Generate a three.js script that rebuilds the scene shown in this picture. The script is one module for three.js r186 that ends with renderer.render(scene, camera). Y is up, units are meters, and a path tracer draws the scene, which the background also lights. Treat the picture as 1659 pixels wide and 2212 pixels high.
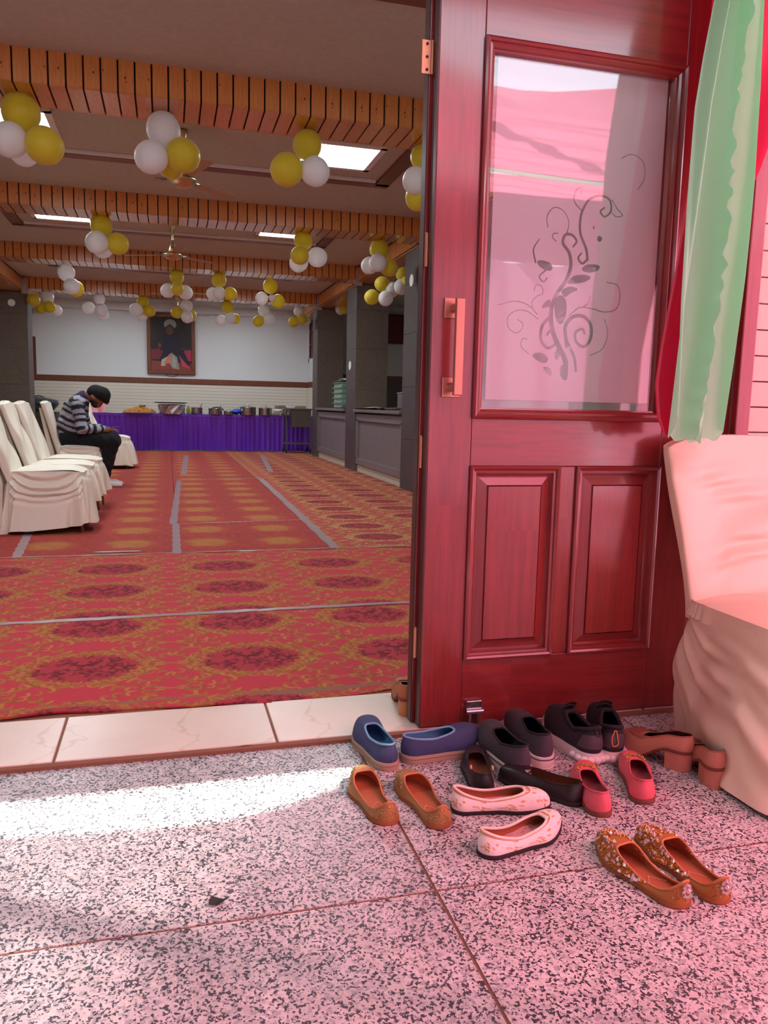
import * as THREE from 'three';
import { RoundedBoxGeometry } from 'three/addons/geometries/RoundedBoxGeometry.js';
import { RectAreaLightUniformsLib } from 'three/addons/lights/RectAreaLightUniformsLib.js';
import { mergeGeometries, toCreasedNormals } from 'three/addons/utils/BufferGeometryUtils.js';

// ---------- camera, sky, sun, exposure ----------
const scene = new THREE.Scene();
const camera = new THREE.PerspectiveCamera(66.0, 1659 / 2212, 0.05, 200);
camera.position.set(0, 1.0, 0);
camera.rotation.set(-0.133, -0.26834, 0.02262, 'YXZ');
const renderer = new THREE.WebGLRenderer({ antialias: true });
renderer.toneMapping = THREE.LinearToneMapping;
renderer.toneMappingExposure = 1.0;
renderer.shadowMap.enabled = true;
scene.background = new THREE.Color().setRGB(0.78, 0.88, 1.0);
scene.environment = null;
scene.backgroundIntensity = 6.5;
const sun = new THREE.DirectionalLight(new THREE.Color().setRGB(1, 0.95, 0.86), 33);
sun.position.set(0.65 * 20, 20, 0.53 * 20);
sun.target.position.set(0, 0, 0);
sun.castShadow = true;
sun.shadow.radius = 1.8;
Object.assign(sun.shadow.camera, { left: -12, right: 12, top: 12, bottom: -12, near: 1, far: 60 });
scene.add(sun, sun.target);
RectAreaLightUniformsLib.init();

// ---------- helpers ----------
function rng(seed) { let a = seed >>> 0; return () => { a = (a + 0x6d2b79f5) >>> 0; let t = Math.imul(a ^ (a >>> 15), 1 | a); t = (t + Math.imul(t ^ (t >>> 7), 61 | t)) ^ t; return ((t ^ (t >>> 14)) >>> 0) / 4294967296; }; }
const clamp = (x, a = 0, b = 1) => Math.min(b, Math.max(a, x));
const lerp = (a, b, t) => a + (b - a) * t;
const ss = (a, b, x) => { const t = clamp((x - a) / (b - a)); return t * t * (3 - 2 * t); };
function hash(x, y, s) { let h = Math.imul(x | 0, 374761393) + Math.imul(y | 0, 668265263) + Math.imul(s | 0, 974634527); h = Math.imul(h ^ (h >>> 13), 1274126177); return ((h ^ (h >>> 16)) >>> 0) / 4294967296; }
// value noise that repeats every p cells
function vn(x, y, p, s) {
  const xi = Math.floor(x), yi = Math.floor(y), fx = x - xi, fy = y - yi, u = fx * fx * (3 - 2 * fx), v = fy * fy * (3 - 2 * fy), m = (k) => ((k % p) + p) % p;
  return lerp(lerp(hash(m(xi), m(yi), s), hash(m(xi + 1), m(yi), s), u), lerp(hash(m(xi), m(yi + 1), s), hash(m(xi + 1), m(yi + 1), s), u), v);
}
function fbm(x, y, p, s, n = 4) { let a = 0, w = 0.5, t = 0; for (let i = 0; i < n; i++) { a += w * vn(x, y, p, s + i * 17); t += w; x *= 2; y *= 2; p *= 2; w *= 0.5; } return a / t; }
function tex(w, h, fn, srgb = true) {
  const d = new Uint8Array(w * h * 4);
  for (let y = 0; y < h; y++) for (let x = 0; x < w; x++) { const c = fn(x / w, y / h), o = (y * w + x) * 4; d[o] = clamp(c[0], 0, 255); d[o + 1] = clamp(c[1], 0, 255); d[o + 2] = clamp(c[2], 0, 255); d[o + 3] = 255; }
  const t = new THREE.DataTexture(d, w, h); t.wrapS = t.wrapT = THREE.RepeatWrapping; t.magFilter = THREE.LinearFilter; t.minFilter = THREE.LinearMipmapLinearFilter; t.generateMipmaps = true;
  if (srgb) t.colorSpace = THREE.SRGBColorSpace; t.needsUpdate = true; return t;
}
function canvasTex(w, h, draw, srgb = true) {
  const c = document.createElement('canvas'); c.width = w; c.height = h; draw(c.getContext('2d'), w, h);
  const t = new THREE.CanvasTexture(c); t.wrapS = t.wrapT = THREE.RepeatWrapping; if (srgb) t.colorSpace = THREE.SRGBColorSpace; return t;
}
const rep = (t, u, v) => { const c = t.clone(); c.repeat.set(u, v); c.needsUpdate = true; return c; };
const std = (color, roughness = 0.7, o = {}) => new THREE.MeshStandardMaterial({ color, roughness, ...o });
const phy = (color, roughness = 0.7, o = {}) => new THREE.MeshPhysicalMaterial({ color, roughness, ...o });
const taken = {};
function numbered(n) { const k = taken[n] = (taken[n] ?? -1) + 1; return k ? `${n}_${String(k).padStart(3, '0')}` : n; }
function tag(o, label, category, group, kind) { if (label) o.userData.label = label; if (category) o.userData.category = category; if (group) o.userData.group = group; if (kind) o.userData.kind = kind; return o; }
function thing(name, label, category, [x, y, z] = [0, 0, 0], turn = 0, group) { const g = new THREE.Group(); g.name = numbered(name); g.position.set(x, y, z); g.rotation.y = turn; scene.add(g); return tag(g, label, category, group); }
function mesh(name, geo, mat, parent = scene, pos, rot) { const m = new THREE.Mesh(Array.isArray(geo) ? merge(geo) : geo, mat); m.name = parent === scene ? numbered(name) : name; m.castShadow = m.receiveShadow = true; if (pos) m.position.set(...pos); if (rot) m.rotation.set(...rot); parent.add(m); return m; }
function struct(name, geo, mat, pos, rot) { const m = mesh(name, geo, mat, scene, pos, rot); m.userData.kind = 'structure'; return m; }
function structGroup(name) { const g = new THREE.Group(); g.name = name; g.userData.kind = 'structure'; scene.add(g); return g; }
function merge(list) { return mergeGeometries(list.map((g) => { const h = g.index ? g.toNonIndexed() : g; for (const k of Object.keys(h.attributes)) if (!['position', 'normal', 'uv'].includes(k)) h.deleteAttribute(k); return h; })); }
const bx = (w, h, d, x = 0, y = 0, z = 0) => new THREE.BoxGeometry(w, h, d).translate(x, y, z);
const rb = (w, h, d, r, x = 0, y = 0, z = 0) => new RoundedBoxGeometry(w, h, d, 2, r).translate(x, y, z);
const cy = (r1, r2, h, x = 0, y = 0, z = 0, n = 24) => new THREE.CylinderGeometry(r1, r2, h, n).translate(x, y, z);
function bar(a, b, r, n = 8) { const A = new THREE.Vector3(...a), B = new THREE.Vector3(...b), d = B.clone().sub(A); const g = new THREE.CylinderGeometry(r, r, d.length(), n); g.applyQuaternion(new THREE.Quaternion().setFromUnitVectors(new THREE.Vector3(0, 1, 0), d.normalize())); return g.translate((A.x + B.x) / 2, (A.y + B.y) / 2, (A.z + B.z) / 2); }
function tube(pts, r, n = 40, closed = false, s = 6) { return new THREE.TubeGeometry(new THREE.CatmullRomCurve3(pts.map((p) => new THREE.Vector3(...p)), closed), n, r, s, closed); }
const lathe = (pts, n = 32) => new THREE.LatheGeometry(pts.map((p) => new THREE.Vector2(...p)), n);
// metres as texture coordinates, taken from the face a triangle looks to
function uvBox(g, s = 1, ox = 0, oy = 0) {
  g = g.index ? g.toNonIndexed() : g; const p = g.attributes.position, uv = new Float32Array(p.count * 2), a = new THREE.Vector3(), b = new THREE.Vector3(), c = new THREE.Vector3();
  for (let i = 0; i < p.count; i += 3) {
    a.fromBufferAttribute(p, i); b.fromBufferAttribute(p, i + 1); c.fromBufferAttribute(p, i + 2); const n = b.clone().sub(a).cross(c.clone().sub(a)); const x = Math.abs(n.x), y = Math.abs(n.y), z = Math.abs(n.z);
    [a, b, c].forEach((v, k) => { const q = y >= x && y >= z ? [v.x, -v.z] : x > z ? [v.z, v.y] : [v.x, v.y]; uv[(i + k) * 2] = q[0] / s + ox; uv[(i + k) * 2 + 1] = q[1] / s + oy; });
  }
  g.setAttribute('uv', new THREE.BufferAttribute(uv, 2)); return g;
}
// a sheet from a function of (u, v), as an indexed grid
function sheet(nu, nv, fn, { closeU = false, uvs = null } = {}) {
  const P = [], U = [], I = [];
  for (let j = 0; j <= nv; j++) for (let i = 0; i <= nu; i++) { const p = fn(i / nu, j / nv); P.push(...p); U.push(...(uvs ? uvs(i / nu, j / nv, p) : [i / nu, j / nv])); }
  const w = nu + 1;
  for (let j = 0; j < nv; j++) for (let i = 0; i < nu; i++) { const a = j * w + i; I.push(a, a + 1, a + w, a + 1, a + w + 1, a + w); }
  const g = new THREE.BufferGeometry(); g.setAttribute('position', new THREE.Float32BufferAttribute(P, 3)); g.setAttribute('uv', new THREE.Float32BufferAttribute(U, 2)); g.setIndex(I); g.computeVertexNormals();
  if (closeU) { const n = g.attributes.normal; for (let j = 0; j <= nv; j++) { const a = j * w, b = a + nu; const x = n.getX(a) + n.getX(b), y = n.getY(a) + n.getY(b), z = n.getZ(a) + n.getZ(b), l = Math.hypot(x, y, z) || 1; n.setXYZ(a, x / l, y / l, z / l); n.setXYZ(b, x / l, y / l, z / l); } }
  return g;
}
// naive surface nets over a signed distance field
function nets(sdf, lo, hi, cell) {
  const n = [0, 1, 2].map((k) => Math.ceil((hi[k] - lo[k]) / cell) + 1), [nx, ny, nz] = n, F = new Float32Array(nx * ny * nz), id = new Int32Array(nx * ny * nz).fill(-1), P = [], I = [];
  const at = (i, j, k) => (k * ny + j) * nx + i;
  for (let k = 0; k < nz; k++) for (let j = 0; j < ny; j++) for (let i = 0; i < nx; i++) F[at(i, j, k)] = sdf(lo[0] + i * cell, lo[1] + j * cell, lo[2] + k * cell);
  const E = [[0, 1], [0, 2], [0, 4], [1, 3], [1, 5], [2, 3], [2, 6], [3, 7], [4, 5], [4, 6], [5, 7], [6, 7]];
  for (let k = 0; k < nz - 1; k++) for (let j = 0; j < ny - 1; j++) for (let i = 0; i < nx - 1; i++) {
    const v = []; for (let c = 0; c < 8; c++) v.push(F[at(i + (c & 1), j + ((c >> 1) & 1), k + (c >> 2))]);
    let m = 0, x = 0, y = 0, z = 0;
    for (const [a, b] of E) if (v[a] < 0 !== v[b] < 0) { const t = v[a] / (v[a] - v[b]); x += lerp(a & 1, b & 1, t); y += lerp((a >> 1) & 1, (b >> 1) & 1, t); z += lerp(a >> 2, b >> 2, t); m++; }
    if (m) { id[at(i, j, k)] = P.length / 3; P.push(lo[0] + (i + x / m) * cell, lo[1] + (j + y / m) * cell, lo[2] + (k + z / m) * cell); }
  }
  const quad = (a, b, c, d, f) => { if (a < 0 || b < 0 || c < 0 || d < 0) return; f ? I.push(a, b, c, a, c, d) : I.push(a, c, b, a, d, c); };
  for (let k = 1; k < nz - 1; k++) for (let j = 1; j < ny - 1; j++) for (let i = 1; i < nx - 1; i++) {
    const f = F[at(i, j, k)] < 0;
    if (f !== F[at(i + 1, j, k)] < 0) quad(id[at(i, j - 1, k - 1)], id[at(i, j, k - 1)], id[at(i, j, k)], id[at(i, j - 1, k)], f);
    if (f !== F[at(i, j + 1, k)] < 0) quad(id[at(i - 1, j, k - 1)], id[at(i - 1, j, k)], id[at(i, j, k)], id[at(i, j, k - 1)], f);
    if (f !== F[at(i, j, k + 1)] < 0) quad(id[at(i - 1, j - 1, k)], id[at(i, j - 1, k)], id[at(i, j, k)], id[at(i - 1, j, k)], f);
  }
  const g = new THREE.BufferGeometry(); g.setAttribute('position', new THREE.Float32BufferAttribute(P, 3)); g.setIndex(I); g.computeVertexNormals(); return g;
}
const cap = (x, y, z, a, b, r1, r2) => { const dx = b[0] - a[0], dy = b[1] - a[1], dz = b[2] - a[2]; const t = clamp(((x - a[0]) * dx + (y - a[1]) * dy + (z - a[2]) * dz) / (dx * dx + dy * dy + dz * dz)); return Math.hypot(x - a[0] - dx * t, y - a[1] - dy * t, z - a[2] - dz * t) - lerp(r1, r2, t); };
const smin = (a, b, k) => { const h = clamp(0.5 + (0.5 * (b - a)) / k); return lerp(b, a, h) - k * h * (1 - h); };

// ---------- surface textures ----------
const tGranite = tex(1024, 1024, (u, v) => {
  const a = 0.62 * vn(u * 110 + 1.2 * vn(u * 60, v * 60, 60, 5), v * 110 + 1.2 * vn(u * 60, v * 60, 60, 6), 110, 11) + 0.38 * vn(u * 230, v * 230, 230, 12), b = vn(u * 64 + 2 * vn(u * 80, v * 80, 80, 8), v * 64, 64, 21), c = fbm(u * 10, v * 10, 10, 31, 3), f = hash(u * 1024, v * 1024, 3);
  const tone = 208 + (c - 0.5) * 40 + (b - 0.5) * 34 + (f - 0.5) * 14; let r = tone, g = tone * 0.965, l = tone * 0.955;
  const warm = ss(0.66, 0.8, b) * 0.45; r = lerp(r, 190, warm); g = lerp(g, 170, warm); l = lerp(l, 160, warm);
  const grey = ss(0.6, 0.72, vn(u * 90, v * 90, 90, 44)) * 0.5; r = lerp(r, 140, grey); g = lerp(g, 140, grey); l = lerp(l, 146, grey);
  const dark = ss(0.585, 0.655, a + (b - 0.5) * 0.2) * 0.9; return [lerp(r, 46, dark), lerp(g, 48, dark), lerp(l, 58, dark)];
});
const tMarble = tex(512, 512, (u, v) => { const w = fbm(u * 4, v * 4, 4, 7, 5), k = Math.abs(fbm(u * 3 + w * 0.6, v * 3 + w, 3, 9, 5) - 0.5), vein = ss(0.02, 0.0, k) * 0.5; const t = 226 + (w - 0.5) * 24; return [lerp(t, 206, vein), lerp(t * 0.92, 174, vein), lerp(t * 0.85, 146, vein)]; });
const woodTex = (c1, c2, c3, seed, knots = 0, scale = [3, 40]) => {
  const r = rng(seed), ks = Array.from({ length: knots }, () => [r(), r(), 0.006 + r() * 0.008]);
  return tex(512, 512, (u, v) => {
    let du = 0, kn = 0; for (const [a, b, s] of ks) { let x = u - a, y = v - b; x -= Math.round(x); y -= Math.round(y); const d = Math.hypot(x, y * 0.7); kn = Math.max(kn, ss(s * 1.3, s * 0.7, d)); du += x * 0.6 * Math.exp(-(d * d) / (s * s * 18)); }
    const g = fbm((u + du) * scale[1], v * scale[0], 4000, seed, 3), f = vn(u * 200, v * 12, 1200, seed + 5), t = clamp(g * 1.2 - 0.1), s = ss(0.55, 0.85, f) * 0.25;
    return [0, 1, 2].map((k) => lerp(lerp(lerp(c1[k], c2[k], t), c3[k], s), c3[k] * 0.6, kn));
  });
};
const tPine = woodTex([222, 150, 82], [204, 126, 62], [168, 94, 42], 71, 9, [4, 60]);
const tDoor = woodTex([144, 46, 42], [122, 36, 34], [94, 27, 27], 17, 0, [3, 46]);
const tBrownWood = woodTex([128, 66, 34], [106, 50, 26], [80, 36, 20], 33, 0, [3, 30]);
const tStone = tex(256, 256, (u, v) => { const a = fbm(u * 24, v * 24, 24, 3, 4), h = hash(u * 256, v * 256, 4); const t = 100 + (a - 0.5) * 26 + (h - 0.5) * 22; return [t, t * 0.88, t * 0.77]; });
const tLaminate = tex(256, 256, (u, v) => { const a = fbm(u * 30, v * 30, 30, 13, 3), h = hash(u * 256, v * 256, 14); const t = 122 + (a - 0.5) * 22 + (h - 0.5) * 14; return [t, t * 0.92, t * 0.92]; });
const tPlaster = tex(256, 256, (u, v) => { const t = 205 + (fbm(u * 20, v * 20, 20, 23, 4) - 0.5) * 16 + (hash(u * 256, v * 256, 2) - 0.5) * 8; return [t, t * 0.955, t * 0.91]; });
const tWeave = tex(64, 64, (u, v) => { const a = Math.sin(u * 64 * Math.PI / 2) * Math.sin(v * 64 * Math.PI / 2), t = 190 + a * 30 + (hash(u * 64, v * 64, 9) - 0.5) * 30; return [t, t, t]; }, false);
const tFine = tex(256, 256, (u, v) => { const t = 128 + (fbm(u * 32, v * 32, 32, 41, 4) - 0.5) * 200; return [t, t, t]; }, false);

// carpet: rows of dark red ovals ringed by gold scrolls; drawn once per repeat
function scroll(c, x, y, a, s) { c.save(); c.translate(x, y); c.rotate(a); c.scale(s, s); c.beginPath(); c.moveTo(-10, 3); c.bezierCurveTo(-6, -8, 4, -8, 8, -2); c.bezierCurveTo(10, 2, 5, 6, 3, 2); c.bezierCurveTo(2, 0, 0, -3, -4, 1); c.bezierCurveTo(-6, 4, -8, 6, -10, 3); c.fill(); c.restore(); }
const carpetDraw = (ground, oval, gold, dark, seed) => (c, w, h) => {
  const r = rng(seed); c.fillStyle = ground; c.fillRect(0, 0, w, h);
  for (let k = 0; k < 800; k++) { c.fillStyle = r() < 0.5 ? 'rgba(60,0,8,0.10)' : 'rgba(220,60,50,0.08)'; c.fillRect(r() * w, r() * h, 3 + r() * 7, 2 + r() * 3); }
  const ov = (X, Y) => {
    const rx = w * 0.325, ry = h * 0.285; c.fillStyle = oval; c.beginPath(); c.ellipse(X, Y, rx, ry, 0, 0, 7); c.fill();
    for (let k = 0; k < 80; k++) { const a = r() * 6.3, q = Math.sqrt(r()) * 0.9; c.fillStyle = dark; scroll(c, X + Math.cos(a) * rx * q, Y + Math.sin(a) * ry * q, r() * 6.3, 0.9 + r() * 1.8); }
    for (let k = 0; k < 40; k++) { const a = (k / 40) * Math.PI * 2 + r() * 0.06; for (let m = 0; m < 6; m++) { const q = 0.97 + m * 0.06 + (r() - 0.5) * 0.1; c.fillStyle = gold[(k + m) % gold.length]; c.globalAlpha = 0.62; scroll(c, X + Math.cos(a) * rx * q, Y + Math.sin(a) * ry * q, a + Math.PI / 2 + (r() - 0.5) * 1.6, 1.2 + r() * 1.2); } } c.globalAlpha = 1;
  };
  for (const X of [0, w]) for (const Y of [0, h / 2, h]) { /* columns shift by half a repeat */ }
  ov(w * 0.5, h * 0.5);
  const butterfly = (X, Y) => { for (let k = 0; k < 4; k++) { const sx = k & 1 ? 1 : -1, sy = k & 2 ? 1 : -1; c.save(); c.translate(X, Y); c.scale(sx, sy); for (let m = 0; m < 5; m++) { c.fillStyle = gold[m % gold.length]; c.globalAlpha = 0.75; scroll(c, 15 + m * 12, 5 + m * m * 1.8, 0.5, 1.6); } c.restore(); } c.globalAlpha = 1; };
  for (const X of [0, w]) for (const Y of [0, h / 2, h]) butterfly(X, Y);
  // vines: from each oval to the corners, and a chain along the repeat's edge
  const vine = (p, n, size) => { for (let k = 0; k <= n; k++) { const t = k / n, q = 1 - t, x = q * q * p[0] + 2 * q * t * p[2] + t * t * p[4], y = q * q * p[1] + 2 * q * t * p[3] + t * t * p[5], a = Math.atan2(2 * q * (p[3] - p[1]) + 2 * t * (p[5] - p[3]), 2 * q * (p[2] - p[0]) + 2 * t * (p[4] - p[2])); c.fillStyle = gold[k % gold.length]; c.globalAlpha = 0.68; scroll(c, x + (r() - 0.5) * 5, y + (r() - 0.5) * 5, a + (k & 1 ? 0.8 : -0.8), size * (0.8 + r() * 0.5)); } c.globalAlpha = 1; };
  for (const sx of [-1, 1]) for (const sy of [-1, 1]) { const X = w / 2, Y = h / 2; vine([X + sx * w * 0.25, Y + sy * h * 0.24, X + sx * w * 0.34, Y + sy * h * 0.44, X + sx * w * 0.46, Y + sy * h * 0.3], 9, 2.3); vine([X + sx * w * 0.1, Y + sy * h * 0.33, X + sx * w * 0.2, Y + sy * h * 0.5, X + sx * w * 0.4, Y + sy * h * 0.46], 9, 2.1); vine([X + sx * w * 0.35, Y + sy * h * 0.06, X + sx * w * 0.42, Y + sy * h * 0.16, X + sx * w * 0.5, Y + sy * h * 0.22], 6, 2.0); }
  c.globalAlpha = 1;
};
const tCarpetNear = canvasTex(512, 410, carpetDraw('#b83340', '#a52c37', ['#a5702c', '#94602a', '#b58338', '#8a5224'], 'rgba(70,8,14,0.42)', 5));
const tCarpetSide = canvasTex(512, 410, carpetDraw('#a8383a', '#983034', ['#b08a4a', '#a07438', '#c09c5c', '#96642e'], 'rgba(70,8,14,0.35)', 9));
const tCarpetMed = tex(256, 256, (u, v) => { const d = Math.hypot((u - 0.5) / 0.36, (v - 0.5) / 0.34), n = fbm(u * 16, v * 16, 16, 61, 3), h = hash(u * 256, v * 256, 62), m = ss(1.1, 0.5, d + (n - 0.5) * 0.9) * (0.45 + 0.55 * ss(0.3, 0.7, h * 0.5 + n * 0.5)); const b = 0.85 + n * 0.3; return [lerp(158 * b, 176, m), lerp(52 * b, 124, m), lerp(44 * b, 52, m)]; });

// ---------- shared materials ----------
const M = {
  granite: std(0xffffff, 0.38, { map: tGranite }), marble: std(0xffffff, 0.3, { map: tMarble }), grout: std(0x8a5d48, 0.95), pine: phy(0xffffff, 0.3, { map: tPine, clearcoat: 0.8, clearcoatRoughness: 0.16 }), pineDark: std(0x2a1309, 0.9),
  brown: phy(0xffffff, 0.45, { map: tBrownWood, clearcoat: 0.3, clearcoatRoughness: 0.3 }), door: phy(0xffffff, 0.3, { map: tDoor, clearcoat: 1, clearcoatRoughness: 0.12 }), doorEdge: phy(0x43201d, 0.5, { clearcoat: 0.3, clearcoatRoughness: 0.3 }),
  plaster: std(0xffffff, 0.92, { map: tPlaster }), wallWhite: std(0xe4e6e6, 0.9), cladding: std(0xe9dfcf, 0.75), claddingGap: std(0x7a6a58, 0.9), stone: std(0xffffff, 0.6, { map: tStone }), laminate: std(0xffffff, 0.45, { map: tLaminate }),
  steel: std(0xb9bbbd, 0.22, { metalness: 1 }), darkSteel: std(0x6a6460, 0.35, { metalness: 1 }), copper: std(0xc98a6c, 0.4, { metalness: 0.75 }), satin: std(0xb98672, 0.3, { metalness: 0.8 }), black: std(0x16151a, 0.5), white: std(0xeeece8, 0.7),
  coverCloth: phy(0xf2e8d6, 0.55, { sheen: 0.4, sheenRoughness: 0.4, side: THREE.DoubleSide }), balloonY: phy(0xe2cf2c, 0.97, { clearcoat: 0.35, clearcoatRoughness: 0.3, transmission: 0.4, side: THREE.DoubleSide }), balloonW: phy(0xf2f0f0, 0.97, { clearcoat: 0.35, clearcoatRoughness: 0.3, transmission: 0.4, side: THREE.DoubleSide }),
};

// ---------- porch floor: granite slabs, then the marble threshold ----------
const floorPorch = structGroup('floor');
mesh('bedding', bx(9, 0.1, 8.3, 0.6, -0.0525, 1.85), M.grout, floorPorch);
{
  const xs = [-3.1, -2.2, -1.3, -0.4, 0.527, 1.43, 2.33, 3.23, 4.13], zs = [-2.288, -1.44, -0.54, 0.36, 1.26, 2.16, 3.06, 3.96, 5.9]; let k = 0;
  for (let i = 0; i < xs.length - 1; i++) for (let j = 0; j < zs.length - 1; j++) {
    if ((i === 2 && j < 2)) continue; // that place holds the long slab before the doorway
    const x0 = i === 3 && j < 2 ? -1.3 : xs[i], w = xs[i + 1] - x0 - 0.007, d = zs[j + 1] - zs[j] - 0.007; k++;
    mesh('slab', uvBox(bx(w, 0.03, d), 0.5, hash(k, 1, 2), hash(k, 3, 4)), M.granite, floorPorch, [(x0 + xs[i + 1]) / 2, -0.015, (zs[j] + zs[j + 1]) / 2]);
  }
}
const threshold = structGroup('trim_1');
mesh('mortar', bx(3.2, 0.03, 0.45, 0.3, -0.005, -2.42), M.grout, threshold);
for (let k = -3; k < 4; k++) mesh('tile', uvBox(rb(0.608, 0.02, 0.318, 0.003), 0.7, k * 0.31, 0.2), M.marble, threshold, [-0.009 + 0.615 * k, 0.004, -2.374]);
// dried mortar along the threshold's outer edge
mesh('mortar_lump', sheet(24, 8, (u, v) => { const a = u * Math.PI * 2, r = (0.3 + 0.7 * v) , e = Math.sin(v * Math.PI / 2); return [0.205 + Math.cos(a) * 0.055 * r * (1 + 0.25 * Math.sin(3 * a)), 0.012 * (1 - e * e) + 0.0, -2.208 + Math.sin(a) * 0.014 * r]; }), M.grout, threshold);

// ---------- hall shell ----------
struct('floor_hall', bx(12, 0.1, 16.4, 0, -0.062, -10.6), std(0xb7aa9a, 0.6));
const FZ = -18.2, CY = 3.075;
struct('ceiling', uvBox(bx(12.4, 0.2, 16.4, 0, CY + 0.1, -10.5), 0.6), std(0xf0f4ec, 0.95, { map: tPlaster }));
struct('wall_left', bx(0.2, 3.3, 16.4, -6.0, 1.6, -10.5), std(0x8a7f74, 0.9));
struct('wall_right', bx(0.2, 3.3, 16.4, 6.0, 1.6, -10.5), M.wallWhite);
// front wall: the part over the doorway, and both sides of it
const wf = structGroup('wall_front');
mesh('lintel', bx(3.0, 1.2, 0.24, 0.35, 2.95, -2.42), M.wallWhite, wf);
mesh('pier', bx(4.9, 3.55, 0.24, -3.6, 1.775, -2.42), M.wallWhite, wf); mesh('pier', bx(4.2, 3.55, 0.22, 3.96, 1.775, -2.43), M.wallWhite, wf);
// far wall with its rail and horizontal cladding
const wb = structGroup('wall_back');
mesh('plaster', bx(12.4, 3.3, 0.2, 0, 1.65, FZ - 0.1), M.wallWhite, wb);
mesh('rail', uvBox(bx(6.1, 0.115, 0.035, 0.05, 1.452, FZ + 0.018), 0.6), M.brown, wb);
mesh('corner_post', uvBox(bx(0.09, 0.78, 0.03, -2.7, 1.9, FZ + 0.016), 0.6), M.brown, wb);
mesh('cladding_backing', bx(6.1, 1.39, 0.006, 0.05, 0.7, FZ + 0.004), M.claddingGap, wb);
for (let k = 0; k < 20; k++) mesh('cladding_strip', bx(6.1, 0.0655, 0.014, 0.05, 0.034 + k * 0.0695, FZ + 0.011), M.cladding, wb);
mesh('coving', bx(6.1, 0.16, 0.18, 0.05, CY - 0.08, FZ + 0.09), M.wallWhite, wb);
// the return wall beside the far column, with its window
const wr = structGroup('wall_return');
mesh('plaster', [bx(0.2, 2.04, 2.6, 3.22, 1.02, -16.95), bx(0.2, 0.2, 2.6, 3.22, 2.98, -16.95), bx(0.2, 1.0, 1.65, 3.22, 2.45, -16.45), bx(0.2, 1.0, 0.12, 3.22, 2.45, -18.15)], M.wallWhite, wr);
mesh('rail', uvBox(bx(0.035, 0.115, 2.5, 3.104, 1.452, -16.95), 0.6), M.brown, wr);
for (let k = 0; k < 20; k++) mesh('cladding_strip', bx(0.014, 0.0655, 2.5, 3.112, 0.034 + k * 0.0695, -16.95), M.cladding, wr);
const w1 = structGroup('window_1'); const redFrame = std(0x5c2a22, 0.5);
mesh('window_frame', [bx(0.06, 0.9, 0.04, 3.15, 2.48, -18.06), bx(0.06, 0.9, 0.04, 3.15, 2.48, -17.32), bx(0.06, 0.9, 0.03, 3.15, 2.48, -17.69), bx(0.06, 0.04, 0.78, 3.15, 2.05, -17.69), bx(0.06, 0.04, 0.78, 3.15, 2.92, -17.69), bx(0.05, 0.03, 0.76, 3.15, 2.34, -17.69), bx(0.05, 0.03, 0.76, 3.15, 2.63, -17.69)], redFrame, w1);
for (const z of [-17.88, -17.5]) for (const y of [2.195, 2.485, 2.775]) mesh('pane', bx(0.006, 0.26, 0.34, 3.17, y, z), std(0xc6a88c, 0.35), w1);
// service bay behind the counter: its end wall
const wsb = structGroup('wall_service');
mesh('plaster', bx(2.7, 1.55, 0.1, 4.65, 2.35, -16.45), std(0xcfc9c4, 0.9), wsb); mesh('panelling', bx(2.7, 1.6, 0.1, 4.65, 0.8, -16.45), std(0x5a4a44, 0.7), wsb); mesh('rail', uvBox(bx(2.7, 0.07, 0.03, 4.65, 1.61, -16.385), 0.6), M.brown, wsb);

// ---------- beams clad in pine boards ----------
const BZ = [-5.42, -8.67, -11.85, -15.07], BY = 2.874, BD = 0.42, FH = CY - BY;
const boardFront = [], boardSoffit = [], boardSide = [];
for (let k = 0; k < 7; k++) { boardFront.push(uvBox(bx(0.0885, FH, 0.014), 0.45, k * 0.137, k * 0.31)); const g = bx(0.0885, 0.014, BD); boardSoffit.push(uvBox(g, 0.45, k * 0.211, k * 0.17)); boardSide.push(uvBox(bx(0.014, FH, 0.0885), 0.45, k * 0.119, k * 0.27)); }
const beamWords = ['nearest pine clad ceiling beam, above the first row of balloons', 'second pine clad ceiling beam from the doorway', 'third pine clad ceiling beam from the doorway', 'farthest pine clad ceiling beam, before the white end wall'];
BZ.forEach((z, b) => {
  const t = thing('ceiling_beam', beamWords[b], 'beam', [0, BY, z], 0, 'pine clad ceiling beams'); const r = rng(90 + b);
  mesh('core', bx(5.9, FH - 0.014, BD - 0.03, 0.18, FH / 2 + 0.007, -BD / 2), M.pineDark, t);
  for (let x = -2.72; x < 3.08; x += 0.1) { const k = Math.floor(r() * 7); mesh('board', boardFront[k], M.pine, t, [x, FH / 2, -0.007]); mesh('board', boardSoffit[(k + 3) % 7], M.pine, t, [x, 0.007, -BD / 2]); }
  mesh('rear_face', uvBox(bx(5.8, FH, 0.012, 0.18, FH / 2, -BD + 0.008), 0.45), M.pine, t);
});
// beams that run over the column rows
for (const [x0, words, list] of [[2.76, 'pine clad beam running over the columns beside the counter', true], [-2.86, 'pine clad beam running over the columns behind the chairs', false]]) {
  const t = thing('ceiling_beam', words, 'beam', [x0, BY - 0.06, 0], 0, 'beams over the column rows'); const r = rng(list ? 5 : 6);
  mesh('core', bx(0.44, FH + 0.04, 15.2, 0.24, FH / 2 + 0.04, -10.4), M.pineDark, t);
  for (let z = -2.85; z > -17.9; z -= 0.1) mesh('board', boardSide[Math.floor(r() * 7)], M.pine, t, [list ? 0.012 : 0.468, FH / 2 + 0.03, z]);
  mesh('soffit', uvBox(bx(0.46, 0.012, 15.2, 0.24, 0.012, -10.4), 0.45), M.pine, t);
}

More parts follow.
